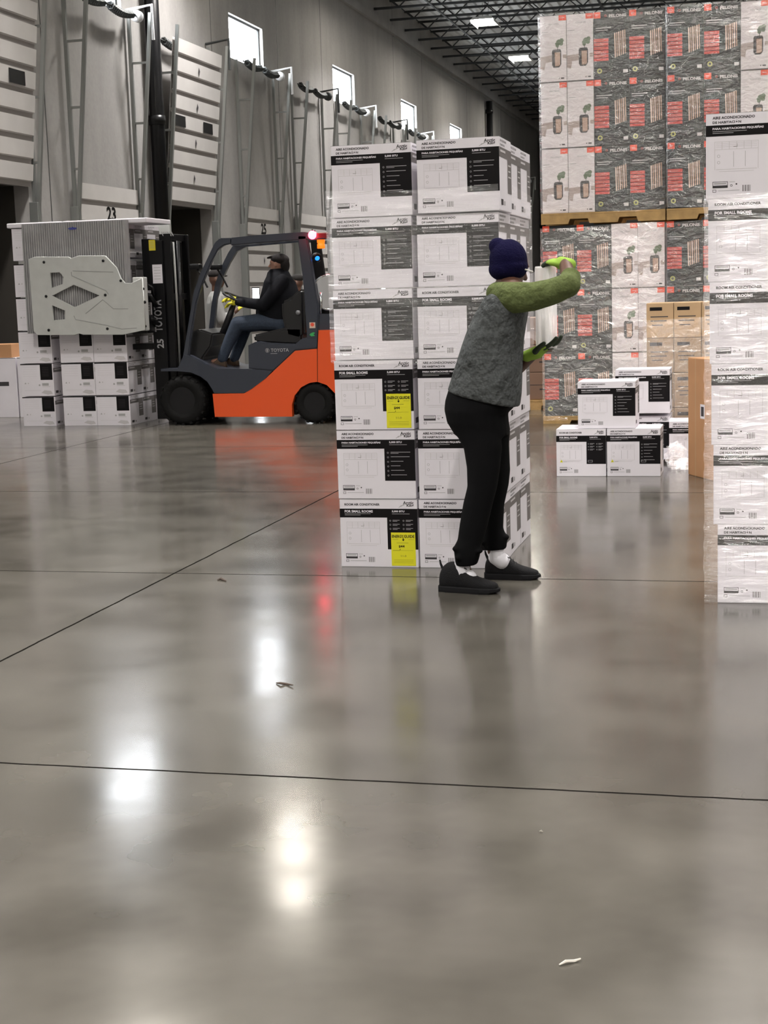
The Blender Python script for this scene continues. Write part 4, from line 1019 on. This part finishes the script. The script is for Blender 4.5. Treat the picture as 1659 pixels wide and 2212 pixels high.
def eyes(parent, c, f, u, l, s=1.0):
    for sg in (-1, 1):
        bm = bmesh.new(); ell(bm, c+l*sg*.031*s+f*.083*s-u*.006*s, .013*s, .009*s, .009*s); mk('eye', bm, mat('eye_white', (.6, .58, .55), .3), parent)
        bm = bmesh.new(); ell(bm, c+l*sg*.031*s+f*.091*s-u*.006*s, .005*s, .004*s, .005*s); mk('iris', bm, mat('iris_brown', (.03, .015, .01), .2), parent)

def shoe(parent, heel, yaw, m, pitch=0.0, L=.30, sock=True, sockm=None, name='shoe'):
    """heel: back of the sole on the ground"""
    T = Matrix.Translation(heel) @ Matrix.Rotation(yaw, 4, 'Z') @ Matrix.Rotation(-pitch, 4, 'Y')
    k = L/.30
    prof = [(.0, .030, .060, .022), (.012, .060, .105, .034), (.04, .075, .135, .039), (.075, .072, .140, .041), (.105, .070, .135, .042), (.135, .055, .110, .043), (.175, .043, .072, .046), (.22, .036, .058, .049), (.26, .031, .048, .044), (.288, .027, .040, .030), (.30, .024, .032, .016)]
    bm = bmesh.new(); rings = []
    for x, zc, ht, hw in prof:
        rings.append((Vector((x*k, 0, .012+ht*k/2)), Vector((0, hw*k, 0)), Vector((0, 0, ht*k/2))))
    loft(bm, rings, 18, power=2.6)
    bmesh.ops.transform(bm, matrix=T, verts=bm.verts)
    sh = mk(name, bm, m, parent, smooth=True)
    sh.modifiers.new('sub', 'SUBSURF').render_levels = 1
    bm = bmesh.new(); outl = [(-.006, .0), (.0, .028), (.04, .040), (.10, .041), (.16, .046), (.22, .052), (.27, .044), (.305, .022), (.312, 0)]
    poly = [(x*k, y*k) for x, y in outl]+[(x*k, -y*k) for x, y in reversed(outl[1:-1])]
    for zz, sc_ in ((0, .97), (.012, 1.0), (.024, .99), (.03, .95)): pass
    vs = [[bm.verts.new((x*sc_, y*sc_, z+(.012 if x > .28*k else 0)*(1-z/.03)*.6)) for x, y in poly] for z, sc_ in ((0, .96), (.010, 1.0), (.026, 1.0), (.032, .94))]
    for a, b in zip(vs, vs[1:]):
        for i in range(len(poly)): bm.faces.new((a[i], a[(i+1) % len(poly)], b[(i+1) % len(poly)], b[i]))
    bm.faces.new(list(reversed(vs[0]))); bm.faces.new(vs[-1])
    bmesh.ops.transform(bm, matrix=T, verts=bm.verts); mk('sole', bm, mat('sole_black', (.009, .009, .010), .8, spec=.2), sh)
    bm = bmesh.new()
    for i in range(4):
        x = (.118+.018*i)*k; z = .012+(.122-.015*i)*k; tube(bm, [Vector((x, -.024*k, z-.006)), Vector((x+.004, 0, z+.003)), Vector((x, .024*k, z-.006))], .0035, 6)
    tube(bm, [Vector((.112*k, -.01, .118*k)), Vector((.13*k, -.03, .128*k)), Vector((.155*k, -.038, .120*k))], .003, 5)
    bmesh.ops.transform(bm, matrix=T, verts=bm.verts); mk('laces', bm, mat('lace_black', (.015, .015, .015), .7), sh)
    bm = bmesh.new(); tube(bm, [Vector((.022, 0, .10*k)), Vector((.006, 0, .135*k)), Vector((.002, 0, .155*k))], [.009, .006, .004], 6); bmesh.ops.transform(bm, matrix=T, verts=bm.verts); mk('heel_tab', bm, m, sh)
    return sh

def LR(l, r, Y, ry, grow=1.0, tilt=0.0):
    """loft ring from its left and right outline pixels at distance Y"""
    a, b = at(l[0], l[1], Y), at(r[0], r[1], Y); c = (a+b)/2; A = (b-a)/2*grow
    return (c, A, Vector((0, -ry, 0)))

# ---- worker wrapping the stack
W = empty('person', (-1.36, 7.65, 0), 'person in navy knit hat, grey raglan top and black trousers wrapping the stack', 'person')
SHIRT = mat('shirt_grey', (.085, .092, .093), .9, spec=.15, noise=.25, nscale=90, bump=1.0, bscale=7)
SHIRT.node_tree.nodes['Bump'].inputs['Distance'].default_value = .10
SLEEVE = mat('sleeve_olive', (.105, .130, .048), .9, spec=.15, noise=.15, nscale=60, bump=1.0, bscale=9)
SLEEVE.node_tree.nodes['Bump'].inputs['Distance'].default_value = .06
TROUS = mat('trousers_black', (.0035, .0035, .004), .9, spec=.12)
YN, YF, YC = 7.52, 7.90, 7.71
neck = at(1100, 612, YC); hc = at(1103, 570, YC); fwd = Vector((.66, .70, -.28)); upv = Vector((.15, 0, 1))
sh_n, sh_f = at(1112, 645, YN+.02), at(1105, 648, YF-.02)
el_n, wr_n = at(1231, 617, 7.47), at(1222, 570, 7.70)
el_f, wr_f = at(1103, 806, 7.95), at(1150, 765, 7.80)
hip_n, kn_n, an_n = at(1030, 905, 7.62), at(1043, 1045, 7.57), at(1001, 1222, 7.53)
hip_f, kn_f, an_f = at(1045, 905, 7.80), at(1066, 1045, 7.83), at(1066, 1190, 7.88)
bm = bmesh.new()
R_, f_, u_, l_ = head_mesh(bm, hc, fwd, upv)
cap(bm, at(1098, 632, YC), hc-u_*.05, .058, .055)
chain(bm, [neck, at(1075, 720, YC), at(1045, 830, YC), at(1032, 890, YC)], [.07, .12, .12, .13])
chain(bm, [neck, sh_n, el_n, wr_n], [.06, .058, .045, .032]); chain(bm, [neck, sh_f, el_f, wr_f], [.06, .058, .045, .032])
chain(bm, [at(1032, 890, YC), hip_n, kn_n, an_n], [.11, .08, .052, .036]); chain(bm, [at(1032, 890, YC), hip_f, kn_f, an_f], [.11, .08, .050, .034])
cap(bm, an_n, Vector((an_n.x+.03, 7.55, .055)), .034, .026); cap(bm, an_f, Vector((an_f.x+.03, 7.90, .055)), .033, .026)
# hands: upper one lies over the end of the roll, lower one cups it from below
rollT, rollB = at(1181, 575, 7.80), at(1181, 752, 7.80)
h1 = hand(None, wr_n, at(1168, 561, 7.80)-wr_n, Vector((0, .15, -1)), .19, curl=.35, side=1)
h2 = hand(None, wr_f, at(1190, 750, 7.78)-wr_f, Vector((.2, .1, 1)), .19, curl=.40, side=-1)
for palm, fing, th in (h1, h2):
    loft(bm, palm, 14)
    for p, r in fing: chain(bm, p, r)
    chain(bm, *th)
body = mk('body', bm, SKIN_D, W); soft(body, .006, 5)
eyes(W, hc, f_, u_, l_)
# gloves: lime backs and cuffs, dark grip on the fingers
for palm, fing, th in (h1, h2):
    bm = bmesh.new(); loft(bm, [(c, A*1.16, B*1.35) for c, A, B in palm], 16); cap(bm, palm[0][0]+(palm[0][0]-palm[2][0])*.25, palm[1][0], .031, .034)
    cap(bm, th[0][0], th[0][1], th[1][0]*1.2, th[1][1]*1.2)
    g = mk('glove', bm, mat('glove_lime', (.29, .46, .07), .8, spec=.2), W); soft(g, .0045, 3)
    bm = bmesh.new()
    for p, r in fing: chain(bm, p[1:], [q*1.22 for q in r[1:]])
    chain(bm, th[0][1:], [q*1.22 for q in th[1][1:]])
    gg = mk('glove_fingers', bm, mat('glove_dark', (.025, .04, .02), .7), g); soft(gg, .0035, 2)
# top
bm = bmesh.new()
loft(bm, [LR((968, 843), (1122, 880), YC, .185), LR((975, 822), (1126, 850), YC, .19), LR((987, 785), (1127, 805), YC, .195), LR((1000, 745), (1129, 762), YC, .20), LR((1012, 712), (1130, 735), YC, .205),
          LR((1028, 678), (1135, 700), YC, .215), LR((1043, 653), (1140, 672), YC, .215), LR((1057, 632), (1138, 650), YC, .19), LR((1066, 618), (1132, 632), YC, .13), LR((1072, 606), (1128, 618), YC, .075)], 28, power=2.3)
top = mk('sweatshirt', bm, SHIRT, W); soft(top, .010, 7)
bm = bmesh.new()
chain(bm, [at(1075, 634, YN+.10), at(1112, 643, YN+.03), at(1150, 641, 7.50), at(1190, 631, 7.48), at(1228, 616, 7.47), at(1232, 600, 7.52)], [.060, .080, .072, .066, .060, .052])
for k in range(4): ell(bm, at(1206+8*k, 606-3*k+(k % 2)*4, 7.44), .012, .02, .02)
slv = mk('sleeve', bm, SLEEVE, top); soft(slv, .008, 5)
bm = bmesh.new(); chain(bm, [at(1085, 634, YF-.10), sh_f, at(1104, 730, 7.93), el_f], [.055, .075, .065, .055]); s2 = mk('sleeve', bm, SLEEVE, top); soft(s2, .009, 5)
# trousers: both legs and seat in one piece
bm = bmesh.new()
loft(bm, [LR((971, 838), (1116, 868), YC, .165), LR((964, 862), (1110, 880), YC, .18), LR((962, 882), (1096, 893), YC, .19), LR((968, 910), (1098, 915), YC, .19), LR((985, 938), (1100, 940), YC, .18)], 26, power=2.2)
loft(bm, [LR((966, 895), (1072, 900), 7.63, .10), LR((985, 935), (1082, 938), 7.62, .10), LR((1002, 967), (1084, 968), 7.60, .095), LR((1009, 1010), (1080, 1012), 7.58, .088), LR((1010, 1050), (1074, 1052), 7.57, .082), LR((1001, 1087), (1064, 1090), 7.56, .078),
          LR((993, 1134), (1053, 1136), 7.545, .072), LR((989, 1165), (1044, 1166), 7.54, .068), LR((980, 1182), (1038, 1184), 7.535, .070), LR((982, 1200), (1037, 1200), 7.53, .066), LR((984, 1222), (1031, 1219), 7.53, .058)], 22)
loft(bm, [LR((1005, 895), (1096, 893), 7.79, .10), LR((1020, 930), (1102, 928), 7.80, .10), LR((1030, 967), (1099, 960), 7.81, .09), LR((1035, 1015), (1102, 1015), 7.82, .086), LR((1035, 1048), (1099, 1046), 7.83, .08), LR((1040, 1091), (1089, 1091), 7.85, .072),
          LR((1042, 1141), (1087, 1141), 7.87, .066), LR((1040, 1165), (1096, 1165), 7.88, .066), LR((1046, 1187), (1094, 1186), 7.88, .055)], 22)
for (x, y, Y) in ((984, 1185, 7.5), (1036, 1190, 7.5), (990, 1205, 7.48), (1094, 1160, 7.87), (1040, 1172, 7.85)): ell(bm, at(x, y, Y), .018, .03, .014)
tr = mk('trousers', bm, TROUS, W); soft(tr, .009, 4)
# hat with a bobble
bm = bmesh.new(); hcc = at(1098, 562, YC)
ell(bm, hcc, .098, .098, .108, Matrix.Rotation(-.12, 3, 'Y')); ell(bm, at(1097, 581, YC), .100, .100, .066); ell(bm, hc-u_*.012, .094, .10, .05); ell(bm, at(1075, 532, YC), .046, .05, .044)
o = mk('knit_hat', bm, mat('hat_navy', (.006, .005, .030), .95, spec=.1, bump=.6, bscale=120), W); soft(o, .007, 4)
bm = bmesh.new(); a = hc+l_*-.078+f_*.02-u_*.0; tube(bm, [hc-l_*.080-u_*.012+f_*.03, hc-l_*.078-u_*.010+f_*.088, hc-l_*.03-u_*.010+f_*.108], .004, 6); mk('glasses', bm, mat('frame_pale', (.75, .74, .7), .3), W)
# socks and shoes
SHOE = mat('shoe_black', (.010, .010, .011), .8, spec=.2, bump=.5, bscale=180)
for c, Y in (((999, 1228), 7.53), ((1072, 1192), 7.88)):
    bm = bmesh.new(); a = at(c[0], c[1], Y); chain(bm, [a+Vector((0, 0, .06)), a+Vector((0, 0, -.03)), a+Vector((.03, 0, -.05))], [.040, .043, .045]); mk('sock', bm, mat('sock_white', (.75, .74, .78), .8), W, smooth=True)
hn = ground(957, 1268); shoe(W, Vector((hn.x+.005, 7.55, 0)), -.16, SHOE, L=.315)
hf = at(1052, 1238, 7.90); shoe(W, Vector((hf.x-.01, 7.90, .0)), -.02, SHOE, pitch=0, L=.29)

# film roll between the hands and the loose sheet running to the stack
bm = bmesh.new(); c = Vector((rollB.x, 7.80, rollB.z)); Hh = rollT.z-rollB.z
lathe(bm, c, (0, 0, 1), [(.028, 0), (.052, 0), (.055, .01), (.055, Hh-.01), (.052, Hh), (.028, Hh), (.028, 0)], 28)
fr = mk('film_roll', bm, film_mat('film_on_roll', .42, .35, (14, 14, 1.2), .12, .5)); tag(fr, 'roll of clear stretch film held upright between the gloved hands', 'roll')
bm = bmesh.new(); lathe(bm, c+Vector((0, 0, -.02)), (0, 0, 1), [(.022, 0), (.027, 0), (.027, Hh+.04), (.022, Hh+.04), (.022, 0)], 20); mk('core_tube', bm, mat('core_brown', (.30, .24, .2), .8), fr)
bm = bmesh.new(); rows = []; P0 = Vector((c.x-.03, 7.85, 0)); P1 = Vector((SX+2*BW+.035, 9.0, 0))
for i in range(15):
    t = i/14; p = P0.lerp(P1, t); sq = 1-.12*math.sin(PI*t)
    rows.append([bm.verts.new((p.x, p.y+.01*math.sin(j*1.7+i), (c.z+Hh/2)+(j/8-.5)*Hh*.98*sq)) for j in range(9)])
for a, b in zip(rows, rows[1:]):
    for j in range(8): bm.faces.new((a[j], a[j+1], b[j+1], b[j])).smooth = True
mk('loose_film', bm, film_mat('film_stretched', .10, .25, (8, 8, 1.5), .12), fr)

# ---- driver
D = empty('person', (-5.9, 17.72, .62), 'person in black jacket, flat cap, jeans and yellow gloves, driving the forklift', 'person')
def K(x, y, Y): return V3(PK(x, y, Y), Y)
def KR(l, r, Y, ry):
    a, b = K(l[0], l[1], Y), K(r[0], r[1], Y); return ((a+b)/2, (b-a)/2, Vector((0, -ry, 0)))
yd = 17.72; hc = K(1105, 385, yd); fwd = Vector((-1, .05, .02)); upv = Vector((-.08, 0, 1))
bm = bmesh.new(); R_, f_, u_, l_ = head_mesh(bm, hc, fwd, upv, .98)
shn, shf = K(1150, 540, yd-.18), K(1150, 540, yd+.18)
eln, wrn = K(985, 745, yd-.24), K(745, 722, yd-.10)
elf, wrf = K(985, 740, yd+.24), K(745, 700, yd+.12)
pel = K(1175, 875, yd)
cap(bm, K(1130, 500, yd), hc-u_*.05, .06, .056)
chain(bm, [K(1130, 500, yd), K(1150, 650, yd), pel], [.07, .13, .14])
chain(bm, [K(1130, 510, yd), shn, eln, wrn], [.06, .055, .045, .033]); chain(bm, [K(1130, 510, yd), shf, elf, wrf], [.06, .055, .045, .033])
knn, ann = K(765, 905, yd-.13), K(620, 1215, yd-.15); knf, anf = K(830, 920, yd+.14), K(735, 1215, yd+.12)
chain(bm, [pel, K(1150, 905, yd-.1), knn, ann], [.12, .085, .06, .04]); chain(bm, [pel, K(1150, 905, yd+.1), knf, anf], [.12, .085, .06, .04])
cap(bm, ann, ann+Vector((-.1, 0, -.02)), .035, .03); cap(bm, anf, anf+Vector((-.1, 0, -.02)), .035, .03)
g1 = hand(None, wrn, K(640, 745, yd-.05)-wrn, Vector((-.25, .2, -1)), .19, .55, 1); g2 = hand(None, wrf, K(660, 690, yd+.08)-wrf, Vector((-.2, -.3, -1)), .19, .6, -1)
for palm, fing, th in (g1, g2):
    loft(bm, palm, 14)
    for p, r in fing: chain(bm, p, r)
    chain(bm, *th)
body = mk('body', bm, SKIN_L, D); soft(body, .007, 4); eyes(D, hc, f_, u_, l_, .98)
for palm, fing, th in (g1, g2):
    bm = bmesh.new(); loft(bm, [(c_, A*1.2, B*1.4) for c_, A, B in palm], 16); cap(bm, palm[0][0]+(palm[0][0]-palm[2][0])*.3, palm[1][0], .036, .036)
    for p, r in fing: chain(bm, p[1:], [q*1.25 for q in r[1:]])
    chain(bm, th[0], [q*1.25 for q in th[1]])
    soft(mk('glove', bm, mat('glove_yellow', (.72, .66, .03), .7), D), .0045, 2)
JK = mat('jacket_black', (.006, .0065, .009), .85, spec=.15)
bm = bmesh.new()
loft(bm, [KR((925, 835), (1300, 905), yd, .19), KR((925, 800), (1300, 850), yd, .195), KR((935, 740), (1300, 760), yd, .20), KR((965, 670), (1290, 680), yd, .215), KR((985, 600), (1270, 610), yd, .225), KR((1000, 545), (1245, 545), yd, .22), KR((1015, 505), (1215, 500), yd, .15), KR((1020, 470), (1195, 455), yd, .09), KR((1045, 440), (1185, 430), yd, .075)], 26, power=2.3)
chain(bm, [K(1145, 550, yd-.165), K(1070, 645, yd-.235), eln, K(860, 735, yd-.2), K(770, 722, yd-.12)], [.095, .085, .072, .058, .048])
chain(bm, [K(1145, 550, yd+.165), K(1070, 645, yd+.235), elf, K(860, 725, yd+.2), K(770, 702, yd+.13)], [.095, .085, .072, .058, .048])
soft(mk('jacket', bm, JK, D), .011, 5)
bm = bmesh.new()
loft(bm, [KR((1060, 880), (1300, 880), yd, .17), KR((1060, 930), (1290, 960), yd, .19), KR((1100, 975), (1260, 990), yd, .17)], 20)
chain(bm, [K(1180, 905, yd-.09), K(960, 890, yd-.12), knn, K(690, 1060, yd-.14), K(635, 1200, yd-.15)], [.105, .102, .09, .072, .064])
chain(bm, [K(1180, 905, yd+.09), K(960, 900, yd+.12), knf, K(790, 1060, yd+.13), K(735, 1200, yd+.12)], [.105, .10, .088, .07, .062])
soft(mk('jeans', bm, mat('denim', (.030, .043, .068), .9, noise=.2, nscale=60), D), .011, 4)
zf = PK(600, 1292, yd)[1]
for a in (K(640, 1270, yd-.15), K(745, 1270, yd+.12)):
    shoe(D, Vector((a.x+.05, a.y, zf)), PI, mat('boot_brown', (.07, .04, .022), .6), pitch=.0, L=.30)
# flat cap
bm = bmesh.new(); ell(bm, K(1125, 355, yd), .115, .10, .070, Matrix.Rotation(.12, 3, 'Y')); ell(bm, K(1168, 405, yd), .055, .080, .095); ell(bm, K(1055, 335, yd), .065, .07, .016, Matrix.Rotation(-.25, 3, 'Y'))
soft(mk('flat_cap', bm, mat('cap_black', (.012, .009, .009), .9), D), .006, 4)

# ---- two workers standing beyond the forklift
def worker(px, Y, h, yaw, label, shirt, hatm, reach=None, hair=None):
    base = ground(px, 0) if False else None
    g = at(px, 700, Y); x = g.x; t = empty('person', (x, Y, 0), label, 'person')
    f = Vector((math.cos(yaw), math.sin(yaw), 0)); l = Vector((-f.y, f.x, 0)); k = h/1.78
    P = lambda a, b, z: Vector((x, Y, 0))+f*a*k+l*b*k+Vector((0, 0, z*k))
    bm = bmesh.new(); head_mesh(bm, P(.01, 0, 1.67), f, Vector((0, 0, 1)), k)
    cap(bm, P(0, 0, 1.45), P(0, 0, 1.6), .06, .055); chain(bm, [P(0, 0, 1.4), P(0, 0, 1.15), P(0, 0, .95)], [.12, .11, .13])
    arms = []
    for s in (-1, 1):
        e, w = (P(.06, .25*s, 1.14), P(.26, .16*s, 1.27)) if reach else (P(-.02, .25*s, 1.13), P(.06, .26*s, .88))
        chain(bm, [P(0, .1*s, 1.42), P(0, .18*s, 1.42), e, w], [.06, .055, .045, .032]); arms.append((e, w))
        chain(bm, [P(0, .09*s, .92), P(.02, .10*s, .50), P(-.02, .10*s, .10)], [.09, .06, .042]); cap(bm, P(-.02, .1*s, .07), P(.12, .1*s, .04), .035, .03)
        hd = hand(None, w, (w-e), Vector((0, 0, -1)), .18, .5, s); loft(bm, hd[0], 12)
        for p, r in hd[1]: chain(bm, p, r)
        chain(bm, *hd[2])
        if reach:
            b2 = bmesh.new(); loft(b2, [(c_, A*1.25, B*1.5) for c_, A, B in hd[0]], 12)
            for p, r in hd[1]: chain(b2, p[1:], [q*1.25 for q in r[1:]])
            soft(mk('glove', b2, mat('glove_yellow', (.72, .66, .03), .7), t), .006, 2)
    bd = mk('body', bm, SKIN_D, t); soft(bd, .010, 4); eyes(t, P(.01, 0, 1.67), f, Vector((0, 0, 1)), -l*1, k)
    bm = bmesh.new(); loft(bm, [(P(0, 0, .86), f*.13, l*.19), (P(0, 0, 1.0), f*.14, l*.19), (P(0, 0, 1.2), f*.14, l*.20), (P(0, 0, 1.36), f*.14, l*.22), (P(0, 0, 1.45), f*.11, l*.17), (P(0, 0, 1.51), f*.07, l*.08)], 22)
    for (e, w), s in zip(arms, (-1, 1)): chain(bm, [P(0, .15*s, 1.41), P(0, .2*s, 1.38), e, e.lerp(w, .6)], [.08, .078, .065, .052])
    soft(mk('shirt', bm, shirt, t), .011, 4)
    bm = bmesh.new(); loft(bm, [(P(0, 0, .98), f*.13, l*.18), (P(0, 0, .85), f*.14, l*.19), (P(0, 0, .75), f*.12, l*.18)], 20)
    for s in (-1, 1): chain(bm, [P(0, .09*s, .88), P(.02, .1*s, .50), P(-.02, .1*s, .12)], [.10, .078, .062])
    soft(mk('trousers', bm, mat('work_trousers', (.03, .032, .035), .9), t), .012, 4)
    for s in (-1, 1): 
        h0 = P(-.07, .1*s, 0); shoe(t, h0, yaw, SHOE, L=.29)
    bm = bmesh.new(); ell(bm, P(-.005, 0, 1.725), .092*k, .085*k, .062*k)
    if hatm[1]: ell(bm, P(.10, 0, 1.70), .06*k, .06*k, .012*k)
    soft(mk('cap' if hatm[1] else 'hair', bm, hatm[0], t), .007, 3)
worker(470, 19.6, 1.88, math.radians(20), 'person in light grey shirt, dark cap and yellow gloves, standing beyond the steering wheel', mat('shirt_pale', (.30, .30, .29), .9), (mat('cap_black', (.012, .009, .009), .9), True), reach=True)
worker(645, 21.0, 1.80, math.radians(200), 'person with dark hair and pale collar standing behind the driver, mostly hidden', mat('shirt_cream', (.48, .47, .42), .9), (mat('hair_black', (.01, .008, .007), .8), False))

# brown cartons far behind the forklift's rear
for k in range(4):
    a = at(700, 650, 24.0); carton('brown_carton', (a.x-.12+.03*(k % 2), 24.0, .45*k), (a.x+.6, 24.6, .45*k+.44), KRAFT2, 'brown carton in the pile beyond the forklift, %s' % ['bottom', 'second from bottom', 'third from bottom', 'top'][k], 'brown cartons beyond the forklift', lambda f: f.rect(.1, .45, .9, .5, 1, 1))

# ================================================================== SMALL LITTER
SCR = mat('scrap_brown', (.10, .075, .06), .8); SCR2 = mat('scrap_pale', (.55, .52, .46), .6)
def scrap(pts, w, m, label):
    bm = bmesh.new(); P = [ground(x, y)+Vector((0, 0, .003+.005*(i % 2))) for i, (x, y) in enumerate(pts)]
    tube(bm, P, [w*(.5 if i in (0, len(P)-1) else 1) for i in range(len(P))], 6); tag(mk('floor_scrap', bm, m), label, 'litter', 'litter on the floor')
scrap([(597, 1477), (606, 1480), (618, 1479), (633, 1484)], .005, SCR, 'dark twisted scrap lying on the open floor in the centre')
scrap([(470, 1254), (478, 1253), (488, 1256)], .008, SCR, 'small dark crumb of litter left of the tall stack')
scrap([(1208, 2087), (1222, 2084), (1240, 2079), (1255, 2078)], .004, SCR2, 'pale flattened sliver of litter near the camera, lower right')
scrap([(1166, 1798), (1169, 1800), (1172, 1799)], .003, SCR2, 'tiny pale crumb on the floor, right of centre')
